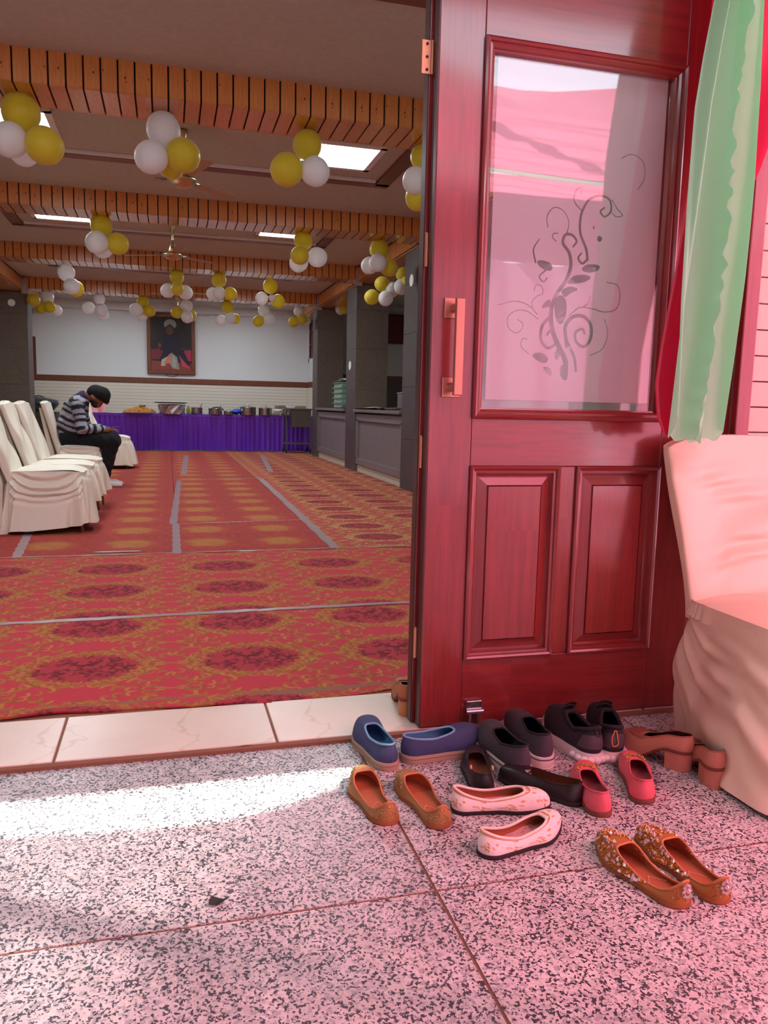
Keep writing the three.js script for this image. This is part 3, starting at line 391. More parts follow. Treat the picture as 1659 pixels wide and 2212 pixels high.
// ---------- balloons ----------
const BALLOONS = [['A',[[-0.865,2.782,-5.66,0.209,0.256,1],[-0.723,2.575,-5.6,0.239,0.221,1],[-0.932,2.592,-5.61,0.213,0.213,0],[-0.869,2.576,-5.76,0.19,0.19,0]]],['B',[[-0.004,2.771,-5.66,0.201,0.237,0],[-0.084,2.57,-5.6,0.205,0.211,0],[0.121,2.61,-5.63,0.22,0.22,1],[0.044,2.583,-5.76,0.187,0.193,1]]],['C',[[0.954,2.781,-5.68,0.182,0.214,1],[0.802,2.583,-5.62,0.221,0.221,1],[0.998,2.587,-5.61,0.184,0.21,0]]],['D',[[1.796,2.795,-5.71,0.167,0.174,1],[1.724,2.596,-5.62,0.185,0.198,0],[1.77,2.502,-5.7,0.188,0.181,1]]],['E',[[-0.638,2.789,-8.95,0.22,0.225,1],[-0.681,2.6,-8.87,0.218,0.237,0],[-0.477,2.612,-8.93,0.221,0.221,1],[-0.636,2.576,-9.05,0.204,0.204,0]]],['F',[[1.474,2.808,-9.0,0.195,0.221,1],[1.411,2.614,-8.85,0.197,0.197,1],[1.629,2.626,-8.95,0.211,0.221,0],[1.429,2.566,-9.03,0.207,0.207,0]]],['G',[[2.344,2.775,-8.99,0.211,0.227,1],[2.239,2.587,-9.01,0.19,0.195,0],[2.295,2.595,-8.85,0.192,0.208,0],[2.475,2.582,-9.01,0.197,0.213,1]]],['H',[[2.62,2.521,-9.85,0.186,0.203,1],[2.473,2.348,-9.8,0.185,0.185,1],[2.626,2.328,-9.7,0.178,0.19,0],[2.735,2.453,-9.8,0.18,0.192,0],[2.832,2.48,-9.7,0.184,0.202,0],[2.893,2.658,-9.86,0.176,0.187,1],[2.905,2.528,-9.65,0.172,0.195,1]]],['I',[[-1.341,2.748,-12.1,0.232,0.226,0],[-1.263,2.551,-12.0,0.218,0.218,0],[-1.23,2.548,-12.2,0.222,0.222,1]]],['J',[[0.151,2.789,-12.12,0.201,0.201,1],[0.153,2.601,-11.98,0.185,0.192,1],[0.019,2.589,-12.14,0.201,0.207,0],[0.273,2.58,-12.16,0.196,0.216,0]]],['J2',[[0.357,2.749,-15.3,0.221,0.23,0],[0.182,2.618,-15.25,0.212,0.22,1],[0.361,2.539,-15.2,0.22,0.22,0],[0.433,2.59,-15.42,0.224,0.224,1]]],['K',[[0.749,2.783,-12.14,0.197,0.224,1],[0.739,2.58,-12.0,0.175,0.188,0],[0.655,2.589,-12.16,0.17,0.19,0],[0.914,2.592,-12.12,0.184,0.198,1]]],['K2',[[1.102,2.772,-15.3,0.215,0.233,1],[1.144,2.554,-15.2,0.206,0.206,0],[0.973,2.521,-15.3,0.198,0.198,0],[1.245,2.57,-15.4,0.192,0.2,1]]],['L',[[1.5,2.743,-12.14,0.2,0.235,1],[1.36,2.542,-12.05,0.185,0.192,0],[1.506,2.546,-11.96,0.102,0.109,0],[1.619,2.527,-12.14,0.194,0.215,1]]],['L2',[[1.771,2.748,-15.3,0.218,0.227,0],[1.661,2.533,-15.25,0.209,0.209,1],[1.878,2.561,-15.25,0.218,0.227,0]]],['M',[[2.437,2.763,-15.35,0.186,0.195,0],[2.327,2.559,-15.26,0.185,0.211,1],[2.489,2.606,-15.22,0.194,0.202,1],[2.59,2.602,-15.4,0.187,0.187,0]]],['N',[[-2.03,2.788,-15.38,0.229,0.237,0],[-2.124,2.569,-15.25,0.186,0.186,1],[-1.974,2.596,-15.2,0.203,0.203,1],[-1.882,2.554,-15.36,0.197,0.197,0],[-2.203,2.677,-15.0,0.159,0.27,1]]],['O',[[-1.342,2.617,-15.3,0.223,0.223,0],[-1.117,2.585,-15.2,0.222,0.222,0],[-1.11,2.542,-15.4,0.217,0.217,0],[-1.155,2.802,-15.35,0.191,0.207,0]]],['P',[[-0.407,2.781,-15.3,0.21,0.226,1],[-0.528,2.629,-15.24,0.234,0.234,0],[-0.296,2.617,-15.24,0.218,0.21,1],[-0.431,2.544,-15.4,0.203,0.203,0]]],['Q',[[3.121,2.771,-14.7,0.198,0.215,0],[3.165,2.769,-14.58,0.188,0.205,1]]]];
const bGeo = lathe([[0, -0.5], [0.14, -0.483], [0.27, -0.43], [0.38, -0.33], [0.46, -0.19], [0.497, -0.03], [0.5, 0.06], [0.475, 0.2], [0.41, 0.32], [0.31, 0.42], [0.2, 0.48], [0.09, 0.53], [0.035, 0.56], [0.03, 0.575]].map(([a, b]) => [a, -b]).reverse(), 28);
const knotGeo = lathe([[0.0, 0.55], [0.03, 0.565], [0.045, 0.6], [0.03, 0.6], [0, 0.58]].map(([a, b]) => [a, -b]).reverse(), 12);
const where = { A: 'the cluster before the light panel above the chairs', B: 'the cluster before the near ceiling fan', C: 'the cluster touching the near light panel', D: 'the cluster cut off by the door edge', E: 'the cluster under the second beam on the chair side', F: 'the cluster under the second beam toward the counter', G: 'the cluster just before the middle column', H: 'the garland over the counter by the middle column', I: 'the cluster above the seated man', J: 'the cluster of the third row above the portrait', J2: 'the cluster overlapping the portrait frame corner', K: 'the cluster of the third row past the portrait', K2: 'the cluster on the white wall below the third row', L: 'the third row cluster with one tiny white balloon', L2: 'the lower cluster above the foil packets end of the buffet', M: 'the cluster beside the loudspeaker', N: 'the cluster by the broad dark column', O: 'the all white cluster on the end wall', P: 'the cluster at the upper corner of the portrait', Q: 'the pair peeping past the middle column' };
for (const [k, list] of BALLOONS) {
  const n = list.length, cx = list.reduce((s, b) => s + b[0], 0) / n, cyy = list.reduce((s, b) => s + b[1], 0) / n, cz = list.reduce((s, b) => s + b[2], 0) / n, ord = [...list.keys()], words = [];
  const byY = [...ord].sort((a, b) => list[b][1] - list[a][1]), names = n <= 2 ? ['upper', 'lower'] : null;
  if (names) byY.forEach((i, q) => (words[i] = names[q])); else { words[byY[0]] = 'topmost'; const rest = byY.slice(1).sort((a, b) => list[a][0] - list[b][0]), nm = { 2: ['left', 'right'], 3: ['left', 'middle', 'right'], 4: ['leftmost', 'left of middle', 'right of middle', 'rightmost'], 6: ['leftmost', 'second from left', 'third from left', 'fourth from left', 'fifth from left', 'rightmost'] }[rest.length]; rest.forEach((i, q) => (words[i] = nm[q] + ' lower')); }
  list.forEach(([x, y, z, w, h, c], i) => {
    const t = thing('balloon', `${words[i]} ${c ? 'yellow' : 'white'} balloon of ${where[k]}`, 'balloon', [x, y, z], 0, 'yellow and white balloons');
    const away = new THREE.Vector3(x - cx, y - cyy, z - cz); if (away.length() < 0.02) away.set(0, 1, 0.1); away.normalize();
    const b = mesh('body', bGeo, c ? M.balloonY : M.balloonW, t); const s = (w + h) / 2; b.scale.set(s, s, s); b.quaternion.setFromUnitVectors(new THREE.Vector3(0, 1, 0), away);
    mesh('knot', knotGeo, c ? M.balloonY : M.balloonW, b);
  });
  const top = k === 'H' || k === 'Q' ? CY : BY; tag(mesh('balloon_thread', bar([cx, cyy, cz], [cx, Math.max(top, cyy + 0.05), cz], 0.0008, 5), std(0xcfc8c0, 0.6)), `thin thread holding up ${where[k]}`.split(' ').slice(0, 15).join(' '), 'thread', 'balloon threads');
}

// ---------- covered banquet chairs ----------
// faces +x in its own axes; origin on the floor under the seat
function coverGeo({ w = 0.46, d = 0.46, seat = 0.47, top = 0.96, hem = 0.06, lean = 0.16, flare = 0.06, seed = 1, scallop = 0.02, tuck = 0, hemTilt = 0, swag = 0.03, folds = 9 }) {
  const r = rng(seed), ph = [r() * 6, r() * 6, r() * 6, r() * 6], hd = d / 2, hw = w / 2;
  const ring = (u) => { const a = u * Math.PI * 2, c = Math.cos(a), s = Math.sin(a), e = 0.32; return [Math.sign(c) * Math.abs(c) ** e * hd, Math.sign(s) * Math.abs(s) ** e * hw]; };
  const skirt = sheet(220, 34, (u, v) => {
    const [x, z] = ring(u), a = u * Math.PI * 2, l = Math.hypot(x, z), y0 = seat - 0.005 - 0.01 * Math.cos(a * 2), yb = hem + hemTilt * (x / hd) + 0.012 * Math.sin(a * 5 + ph[0]);
    const f = ss(0, 0.5, v), amp = 0.012 * f + 0.012 * v * v, rip = amp * (Math.sin(a * folds + ph[1] + v * 1.2) + 0.6 * Math.sin(a * (folds * 2 + 3) + ph[2] - v * 2)), pinch = -0.012 * Math.exp(-((v - 0.1) ** 2) / 0.004);
    const bow = 0.5 - 0.5 * (x / hd) ** 2, side = clamp(Math.abs(z) / hw * 6 - 5), sg = swag * 0.16 * side * ss(0, 0.08, v) * ss(0.62, 0.3, v - bow * 0.12) * Math.sin((v - bow * 0.42) * 46 + ph[3]); const sw = swag * Math.exp(-((v - 0.25) ** 2) / 0.02) * Math.sin(a * 3 + ph[3]), k = 1 + (flare * v ** 0.8 + rip + pinch + sg) / l; return [x * k, lerp(y0, yb, v) + sw * 0.25, z * k];
  }, { closeU: true });
  const seatTop = sheet(120, 16, (u, v) => { const [x, z] = ring(u), q = 1 - v, a = u * Math.PI * 2; return [x * q, seat - 0.005 - 0.01 * Math.cos(a * 2) * q + 0.022 * (1 - q ** 4) + (0.01 * Math.sin(z * q * 30 + x * q * 7 + ph[1]) + 0.006 * Math.sin(z * q * 61 - x * q * 12 + ph[2])) * (1 - q * 0.5) * q, z * q]; }, { closeU: true });
  const bt = 0.075, back = sheet(150, 36, (u, v) => {
    const a = u * Math.PI * 2, c = Math.cos(a), s = Math.sin(a), t = v < 0.9 ? v / 0.9 : 1, shrink = v < 0.9 ? 1 : Math.sqrt(Math.max(0, 1 - ((v - 0.9) / 0.1) ** 2));
    const wid = hw * lerp(0.94, 1.02, t) , z = Math.sign(s) * Math.abs(s) ** 0.35 * wid * (v < 0.9 ? 1 : lerp(0.93, 1, shrink)), x0 = -hd + 0.03 - lean * t, y = lerp(seat - 0.08, top, t) + (v > 0.86 ? scallop * Math.abs(Math.cos((z / wid) * Math.PI)) * ss(0.86, 1, v) : 0) - 0.03 * ss(0.8, 1, v) * (z / wid) ** 4;
    const wr = c > 0 ? 0.006 * Math.sin(z * 30 + t * 13 + ph[0]) * Math.sin(t * Math.PI) + 0.012 * Math.sin(t * 7 + z * 12 + ph[2]) * Math.sin(t * Math.PI) : 0.004 * Math.sin(z * 22 + ph[1]);
    return [x0 + Math.sign(c) * Math.abs(c) ** 0.5 * (bt / 2) * shrink + wr, y, z];
  }, { closeU: true });
  const tail = sheet(60, 22, (u, v) => { const z = (u - 0.5) * w * (1 + 0.25 * v), y = lerp(top - 0.06, hem + 0.02, v), t = clamp((y - seat + 0.08) / (top - seat + 0.08)); return [-hd + 0.03 - lean * t - bt / 2 - 0.012 - 0.05 * v - (0.01 + 0.02 * v) * Math.sin(u * 19 + ph[3]), y, z]; });
  return merge([skirt, seatTop, back, tail]);
}
const chairTube = std(0x7a6258, 0.35, { metalness: 0.7 });
function coveredChair(label, x, z, turn, o, group, legs = true) {
  const t = thing('banquet_chair', label, 'chair', [x, 0, z], turn, group); mesh('cover', coverGeo(o), M.coverCloth, t); const hd = (o.d ?? 0.46) / 2, hw = (o.w ?? 0.46) / 2;
  if (legs) { for (const [a, b] of [[1, 1], [1, -1], [-1, 1], [-1, -1]]) mesh('leg', bar([a * (hd - 0.03) + (a > 0 ? 0.02 : -0.04), 0.0, b * (hw - 0.03)], [a * (hd - 0.05), 0.43, b * (hw - 0.04)], 0.011), chairTube, t); for (const b of [1, -1]) mesh('stretcher', bar([hd - 0.03, 0.14, b * (hw - 0.04)], [-hd - 0.01, 0.14, b * (hw - 0.04)], 0.008), chairTube, t); }
  return t;
}
const hc = 'covered chairs along the hall';
coveredChair('cream satin covered chair nearest the doorway, its side cloth reaching the carpet', -0.88, -6.46, 0, { seed: 3, hem: 0.05, hemTilt: 0.035, flare: 0.06, swag: 0.12, folds: 7, d: 0.52, lean: 0.2 }, hc); coveredChair('second cream covered chair from the doorway in the row', -0.86, -7.1, 0.03, { seed: 8, hem: 0.15, hemTilt: 0.02, flare: 0.05, d: 0.5, lean: 0.2 }, hc); coveredChair('third cream covered chair, right before the seated man', -0.85, -7.74, -0.02, { seed: 13, hem: 0.16, flare: 0.05, d: 0.5, lean: 0.2 }, hc);
coveredChair('cream covered chair that the man sits on', -0.98, -9.72, 0, { seed: 21, hem: 0.1, d: 0.46, w: 0.44 }, hc); coveredChair('cream covered chair beyond the seated man, nearest the purple table', -0.8, -12.4, -0.08, { seed: 29, hem: 0.06, flare: 0.1, d: 0.48 }, hc);
{ const t = thing('dark_vessel', 'dark grey vessel behind the covered chairs by the column', 'vessel', [-2.45, 0.0, -16.9]); mesh('stand', bx(0.7, 0.75, 0.5, 0, 0.375, 0), std(0x4a443e, 0.8), t); mesh('vessel', lathe([[0, 0.75], [0.25, 0.75], [0.38, 0.9], [0.36, 0.98], [0.1, 1.03], [0, 1.03]]), std(0x4c5054, 0.35, { metalness: 0.5 }), t); mesh('handle', tube([[-0.2, 0.98, 0], [0, 1.06, 0], [0.2, 0.98, 0]], 0.012), M.darkSteel, t); }

// ---------- the seated man ----------
{
  const MX = 0, MZ = -9.72, t = thing('person', 'man in a black and grey striped sweater, head bowed, seated on a covered chair', 'person', [0, 0, MZ]);
  const mir = (p, s) => [p[0], p[1], p[2] * s];
  const bones = []; const B = (n, a, b, r1, r2) => bones.push({ n, a, b, r1, r2 });
  B('torso', [-1.07, 0.56, 0], [-1.085, 0.7, 0], 0.13, 0.125); B('torso', [-1.085, 0.7, 0], [-1.02, 0.88, 0], 0.125, 0.125); B('torso', [-1.02, 0.88, 0], [-0.955, 0.985, 0], 0.125, 0.085);
  for (const s of [-1, 1]) { B('torso', [-1.06, 0.6, 0.05 * s], [-1.02, 0.9, 0.07 * s], 0.115, 0.11); B('torso', [-0.985, 0.965, 0.05 * s], [-0.98, 0.955, 0.15 * s], 0.07, 0.07); B('arm', [-0.98, 0.95, 0.17 * s], [-0.935, 0.68, 0.235 * s], 0.062, 0.05); B('arm', [-0.935, 0.68, 0.235 * s], [-0.735, 0.665, 0.115 * s], 0.05, 0.036); B('thigh', [-1.05, 0.55, 0.095 * s], [-0.625, 0.535, 0.13 * s], 0.098, 0.072); B('shin', [-0.625, 0.53, 0.13 * s], [-0.7, 0.28, 0.115 * s], 0.068, 0.062); B('shin', [-0.7, 0.28, 0.115 * s], [-0.725, 0.1, 0.1 * s], 0.062, 0.045); }
  const neck = [[-0.955, 1.0, 0], [-0.845, 1.055, 0], 0.058, 0.056];
  const headSDF = (x, y, z) => { // skull bowed forward: the face looks down
    let d = cap(x, y, z, [-0.795, 1.07, 0], [-0.735, 1.055, 0], 0.092, 0.088); d = smin(d, cap(x, y, z, [-0.79, 1.03, 0], [-0.8, 0.965, 0], 0.07, 0.05), 0.04); d = smin(d, cap(x, y, z, [-0.8, 0.955, 0.012], [-0.8, 0.955, -0.012], 0.038, 0.038), 0.03);
    d = smin(d, cap(x, y, z, [-0.732, 0.985, 0], [-0.752, 0.945, 0], 0.012, 0.016), 0.02); for (const s of [-1, 1]) { d = smin(d, cap(x, y, z, [-0.83, 1.035, 0.088 * s], [-0.805, 1.01, 0.09 * s], 0.022, 0.014), 0.012); d = smin(d, cap(x, y, z, [-0.715, 0.99, 0.03 * s], [-0.735, 0.975, 0.045 * s], 0.012, 0.014), 0.02); d = smin(d, cap(x, y, z, [-0.77, 0.932, 0.018 * s], [-0.768, 0.93, 0.0], 0.01, 0.011), 0.012); }
    return smin(d, cap(x, y, z, ...neck), 0.03);
  };
  const limb = (sel, off = 0, k = 0.05) => (x, y, z) => { let d = 9; for (const b of bones) if (sel(b)) d = smin(d, cap(x, y, z, b.a, b.b, b.r1 - off, b.r2 - off), k); return d; };
  const hands = []; for (const s of [-1, 1]) { const w = [-0.735, 0.66, 0.115 * s], p = [-0.665, 0.655, 0.075 * s]; hands.push([w, p, 0.03, 0.034]); const L = [0.055, 0.065, 0.062, 0.048]; for (let k = 0; k < 4; k++) { const bz = (0.075 - (k - 1.5) * 0.019) * s, b0 = [-0.64, 0.662, bz], m = [b0[0] + L[k] * 0.75, 0.66, bz - 0.008 * s]; hands.push([b0, m, 0.0095, 0.009], [m, [m[0] + L[k] * 0.4, 0.638, m[2] - 0.004 * s], 0.009, 0.0075]); } hands.push([[-0.69, 0.665, 0.05 * s], [-0.645, 0.675, 0.028 * s], 0.0115, 0.009]); }
  const feet = []; for (const s of [-1, 1]) feet.push([[-0.735, 0.1, 0.1 * s], [-0.735, 0.045, 0.1 * s], 0.04, 0.04], [[-0.735, 0.04, 0.1 * s], [-0.61, 0.036, 0.105 * s], 0.036, 0.034], [[-0.61, 0.03, 0.105 * s], [-0.545, 0.026, 0.11 * s], 0.034, 0.024]);
  const skinBody = limb(() => true, 0.014, 0.04); const bodySDF = (x, y, z) => { let d = Math.min(skinBody(x, y, z), 9); d = smin(d, cap(x, y, z, ...neck), 0.04); for (const f of feet) d = smin(d, cap(x, y, z, f[0], f[1], f[2] - 0.006, f[3] - 0.006), 0.015); return d; };
  const handSDF = (x, y, z) => { let d = 9; for (const h of hands) d = smin(d, cap(x, y, z, ...h), 0.006); return d; };
  const skin = std(0x8a5238, 0.6);
  const noUv = (g) => { const h = g.toNonIndexed(); h.setAttribute('uv', new THREE.Float32BufferAttribute(new Float32Array(h.attributes.position.count * 2), 2)); return h; };
  const paint = (g, fn) => { const p = g.attributes.position, c = new Float32Array(p.count * 3); for (let i = 0; i < p.count; i++) c.set(fn(p.getX(i), p.getY(i), p.getZ(i)), i * 3); g.setAttribute('color', new THREE.BufferAttribute(c, 3)); return g; };
  const bg = noUv(nets(bodySDF, [-1.3, -0.01, -0.36], [-0.45, 1.15, 0.36], 0.014)), hg = noUv(nets(headSDF, [-1.03, 0.88, -0.13], [-0.61, 1.19, 0.13], 0.005)), hdg = noUv(nets(handSDF, [-0.8, 0.6, -0.19], [-0.52, 0.72, 0.19], 0.004));
  const body = mergeGeometries([bg, hg, hdg]); const beard = new THREE.Color(0x2c1a14), sk = new THREE.Color(0x8a5238);
  paint(body, (x, y, z) => { const bd = y < 0.985 - (x + 0.8) * 0.25 && y > 0.9 && x > -0.87 && x < -0.775 + (y - 0.95) * 0.4; return (bd ? beard : sk).toArray(); });
  mesh('body', body, std(0xffffff, 0.6, { vertexColors: true }), t);
  const st = limb((b) => b.n === 'torso' || b.n === 'arm', -0.008, 0.035); const pleat = (x, y, z) => 0.004 * Math.sin(y * 60 + z * 25 + x * 20) + 0.003 * Math.sin(y * 95 - x * 40);
  const sweater = nets((x, y, z) => Math.max(st(x, y, z) + pleat(x, y, z), 0.545 - y - (x + 1.05) * 0.1), [-1.35, 0.48, -0.36], [-0.66, 1.1, 0.36], 0.0085);
  const dk = [0.016, 0.016, 0.024], lt = [0.36, 0.36, 0.42], nv = [0.05, 0.03, 0.09];
  paint(sweater, (x, y, z) => {
    let best = 9, co = 0; let acc = 0; for (const b of bones) { if (b.n === 'arm') { const d = cap(x, y, z, b.a, b.b, b.r1, b.r2), len = Math.hypot(b.b[0] - b.a[0], b.b[1] - b.a[1], b.b[2] - b.a[2]); const tt = clamp(((x - b.a[0]) * (b.b[0] - b.a[0]) + (y - b.a[1]) * (b.b[1] - b.a[1]) + (z - b.a[2]) * (b.b[2] - b.a[2])) / (len * len), -0.3, 1.3); if (d < best) { best = d; co = tt * len + (b.a[1] > 0.9 ? 0 : 0.3); } } }
    let dt = 9; for (const b of bones) if (b.n === 'torso') dt = Math.min(dt, cap(x, y, z, b.a, b.b, b.r1, b.r2)); if (dt < best + 0.004) co = 1.08 - (y + (x + 1.0) * 0.35) + 0.012 * Math.sin(z * 18); else co += 0.05;
    if (y > 1.035 - (x + 0.955) * 0.5 && x > -0.96) return nv; const s = Math.sin((co / 0.078) * Math.PI * 2 + 0.8 * Math.sin(co * 31)); return s > 0.15 ? dk : lt;
  });
  mesh('sweater', sweater, std(0xffffff, 0.9, { vertexColors: true }), t);
  const col = nets((x, y, z) => Math.max(cap(x, y, z, [-0.985, 0.985, 0], [-0.925, 1.03, 0], 0.083, 0.078), -cap(x, y, z, [-0.985, 0.985, 0], [-0.88, 1.06, 0], 0.062, 0.066)), [-1.08, 0.88, -0.1], [-0.82, 1.13, 0.1], 0.006); mesh('shirt_collar', col, std(0x3a2858, 0.8), t);
  const tr = limb((b) => b.n === 'thigh' || b.n === 'shin', -0.012, 0.04); mesh('trousers', nets((x, y, z) => Math.max(Math.min(smin(tr(x, y, z), cap(x, y, z, [-1.08, 0.57, -0.05], [-1.08, 0.57, 0.05], 0.125, 0.125), 0.05)) + 0.003 * Math.sin(y * 50 + x * 60), 0.095 - y), [-1.3, 0.06, -0.3], [-0.5, 0.74, 0.3], 0.01), std(0x121216, 0.95), t);
  const hairS = (x, y, z) => { let d = cap(x, y, z, [-0.798, 1.075, 0], [-0.732, 1.06, 0], 0.099, 0.096); d = smin(d, cap(x, y, z, [-0.712, 1.035, 0], [-0.692, 0.985, 0], 0.072, 0.038), 0.03); const cut = Math.max(-(y - (1.0 + (-0.76 - x) * 0.55)), 0) ; d = Math.max(d, -(y - (0.968 + (-0.71 - x) * 0.55)) * 0.8); return d + 0.0022 * Math.sin(x * 410 + z * 230) * Math.sin(y * 330 + z * 190); };
  mesh('hair', nets(hairS, [-0.94, 0.93, -0.13], [-0.58, 1.22, 0.13], 0.005), std(0x070606, 0.85), t);
  for (const s of [0, 1]) mesh('sock', nets((x, y, z) => { let d = 9; for (const f of feet.slice(s * 3, s * 3 + 3)) d = smin(d, cap(x, y, z, ...f), 0.02); return Math.max(d, -y + 0.011); }, [-0.82, -0.0, s ? 0.03 : -0.17], [-0.49, 0.17, s ? 0.17 : -0.03], 0.006), std(0xe6dcdc, 0.9), t);
  const ph = mesh('mobile_phone', rb(0.13, 0.009, 0.07, 0.004), M.black, scene, [-0.60, 0.688, MZ + 0.02], [0, 0.15, 0.1]); tag(ph, 'black mobile phone in the hands of the seated man', 'phone');
}

// ---------- the wooden door ----------
const DZ = -2.21;
function profileFrame(x0, x1, y0, y1, prof, z) { // a moulding swept round a rectangle: prof = [[inset, height], ...]
  const P = [], I = [], U = []; const n = prof.length;
  const corner = [[x0, y0, 1, 1], [x1, y0, -1, 1], [x1, y1, -1, -1], [x0, y1, 1, -1]];
  for (let s = 0; s < 4; s++) { const a = corner[s], b = corner[(s + 1) % 4]; for (let k = 0; k < n - 1; k++) { const o = P.length / 3; for (const [c, q] of [[a, k], [b, k], [b, k + 1], [a, k + 1]]) { const x = c[0] + c[2] * prof[q][0], y = c[1] + c[3] * prof[q][0]; P.push(x, y, z + prof[q][1]); U.push(...(s % 2 ? [prof[q][0] + x, y] : [prof[q][0] + y, x])); } I.push(o, o + 1, o + 2, o, o + 2, o + 3); } }
  const g = new THREE.BufferGeometry(); g.setAttribute('position', new THREE.Float32BufferAttribute(P, 3)); g.setAttribute('uv', new THREE.Float32BufferAttribute(U, 2)); g.setIndex(I); const h = g.toNonIndexed(); h.computeVertexNormals(); return h;
}
const FILM_STROKES = [[[[1.184,1.101],[1.183,1.148],[1.158,1.194],[1.134,1.24],[1.126,1.297],[1.141,1.348],[1.169,1.388],[1.184,1.434],[1.177,1.472],[1.154,1.501],[1.161,1.524],[1.183,1.525],[1.199,1.508],[1.189,1.492]],22,7],[[[1.185,1.195],[1.177,1.257],[1.201,1.285],[1.237,1.287],[1.263,1.261],[1.263,1.218],[1.242,1.197],[1.215,1.212],[1.213,1.239],[1.235,1.25],[1.244,1.237]],15,9],[[[1.123,1.281],[1.099,1.253],[1.097,1.211],[1.119,1.188],[1.145,1.201],[1.143,1.228],[1.125,1.239],[1.117,1.227]],13,8],[[[1.184,1.211],[1.198,1.188],[1.213,1.161],[1.22,1.122]],12,10],[[[1.067,1.438],[1.059,1.475],[1.076,1.506]],7,3],[[[1.103,1.418],[1.082,1.397],[1.096,1.383],[1.108,1.395]],6,4],[[[1.239,1.457],[1.233,1.487],[1.211,1.531],[1.208,1.573],[1.213,1.596],[1.233,1.631],[1.271,1.646],[1.303,1.637],[1.309,1.604],[1.288,1.587],[1.274,1.601],[1.287,1.613]],11,6],[[[1.239,1.457],[1.222,1.445],[1.208,1.459],[1.218,1.475]],9,5],[[[1.213,1.596],[1.185,1.623],[1.188,1.653],[1.209,1.666],[1.206,1.647]],4,3],[[[1.165,1.524],[1.17,1.562],[1.148,1.594],[1.118,1.599],[1.098,1.571],[1.102,1.542]],3,3],[[[1.132,1.503],[1.119,1.513],[1.122,1.525],[1.137,1.526]],3,3],[[[1.334,1.76],[1.369,1.775],[1.41,1.757],[1.418,1.712],[1.398,1.676]],3,3],[[[1.311,1.638],[1.331,1.613],[1.35,1.596],[1.328,1.59],[1.314,1.6]],4,3],[[[1.08,1.287],[1.048,1.312],[1.006,1.321],[0.952,1.307]],4,2],[[[1.085,1.272],[1.049,1.293],[1.015,1.295],[0.987,1.275],[0.988,1.244],[1.018,1.228],[1.036,1.254],[1.017,1.268]],3,3],[[[1.188,1.289],[1.222,1.314],[1.266,1.312],[1.307,1.305],[1.347,1.316],[1.358,1.352],[1.347,1.387],[1.31,1.394]],4,3],[[[1.309,1.283],[1.323,1.24],[1.306,1.192],[1.266,1.171]],3,3],[[[1.06,1.167],[1.033,1.189],[1.036,1.212],[1.053,1.211]],3,3],[[[1.071,1.294],[1.061,1.32],[1.077,1.34],[1.096,1.349],[1.088,1.371],[1.071,1.37],[1.067,1.355]],3,3],[[[1.235,1.318],[1.248,1.327],[1.255,1.35]],3,2]];
const FILM_FILLS = [[[1.064,1.167],[1.098,1.176],[1.127,1.161],[1.118,1.14],[1.087,1.148]],[[1.105,1.133],[1.136,1.13],[1.14,1.101],[1.119,1.114]],[[1.164,1.139],[1.188,1.142],[1.197,1.099],[1.166,1.098]],[[1.151,1.358],[1.183,1.377],[1.221,1.368],[1.184,1.354],[1.172,1.338]],[[1.169,1.382],[1.198,1.412],[1.26,1.411],[1.243,1.392],[1.196,1.382]],[[1.217,1.427],[1.236,1.444],[1.287,1.445],[1.277,1.425],[1.242,1.417]],[[1.143,1.271],[1.134,1.317],[1.149,1.352],[1.176,1.338],[1.179,1.292],[1.164,1.256]],[[1.087,1.303],[1.12,1.339],[1.125,1.314],[1.117,1.308]],[[1.067,1.438],[1.084,1.447],[1.123,1.438],[1.124,1.415],[1.094,1.417]],[[1.142,1.174],[1.158,1.194],[1.172,1.179],[1.152,1.147]],[[1.27,1.532],[1.288,1.526],[1.28,1.51],[1.266,1.516]],[[1.251,1.557],[1.26,1.554],[1.253,1.546]]];
const GX0 = 0.905, GX1 = 1.488, GY0 = 1.0, GY1 = 2.0;
const tFilm = canvasTex(700, 1200, (c, w, h) => {
  const X = (x) => ((x - GX0) / (GX1 - GX0)) * w, Y = (y) => (1 - (y - GY0) / (GY1 - GY0)) * h; c.fillStyle = '#000'; c.fillRect(0, 0, w, h); c.fillStyle = '#f4f4f4'; c.fillRect(w * 0.03, 0, w * 0.955, h * 0.972);
  c.fillStyle = c.strokeStyle = '#101010'; c.lineCap = c.lineJoin = 'round';
  for (const f of FILM_FILLS) { c.beginPath(); f.forEach(([x, y], i) => { const n = f[(i + 1) % f.length], mx = (X(x) + X(n[0])) / 2, my = (Y(y) + Y(n[1])) / 2; i ? c.quadraticCurveTo(X(x), Y(y), mx, my) : c.moveTo(mx, my); }); c.quadraticCurveTo(X(f[0][0]), Y(f[0][1]), (X(f[0][0]) + X(f[1][0])) / 2, (Y(f[0][1]) + Y(f[1][1])) / 2); c.fill(); }
  for (const [pts, a, b] of FILM_STROKES) { const cu = new THREE.CatmullRomCurve3(pts.map(([x, y]) => new THREE.Vector3(X(x), Y(y), 0))), N = 90; for (let k = 0; k < N; k++) { const p = cu.getPoint(k / N), q = cu.getPoint((k + 1) / N); c.lineWidth = lerp(a, b, k / N) * 0.95; c.beginPath(); c.moveTo(p.x, p.y); c.lineTo(q.x, q.y); c.stroke(); } }
}, false);
tFilm.wrapS = tFilm.wrapT = THREE.ClampToEdgeWrapping;
const glassMat = phy(0xffffff, 0.02, { transmission: 1, ior: 1.6, thickness: 0 }), filmMat = phy(0xc9bcc0, 0.6, { alphaMap: tFilm, transparent: true, transmission: 0.35, side: THREE.DoubleSide });
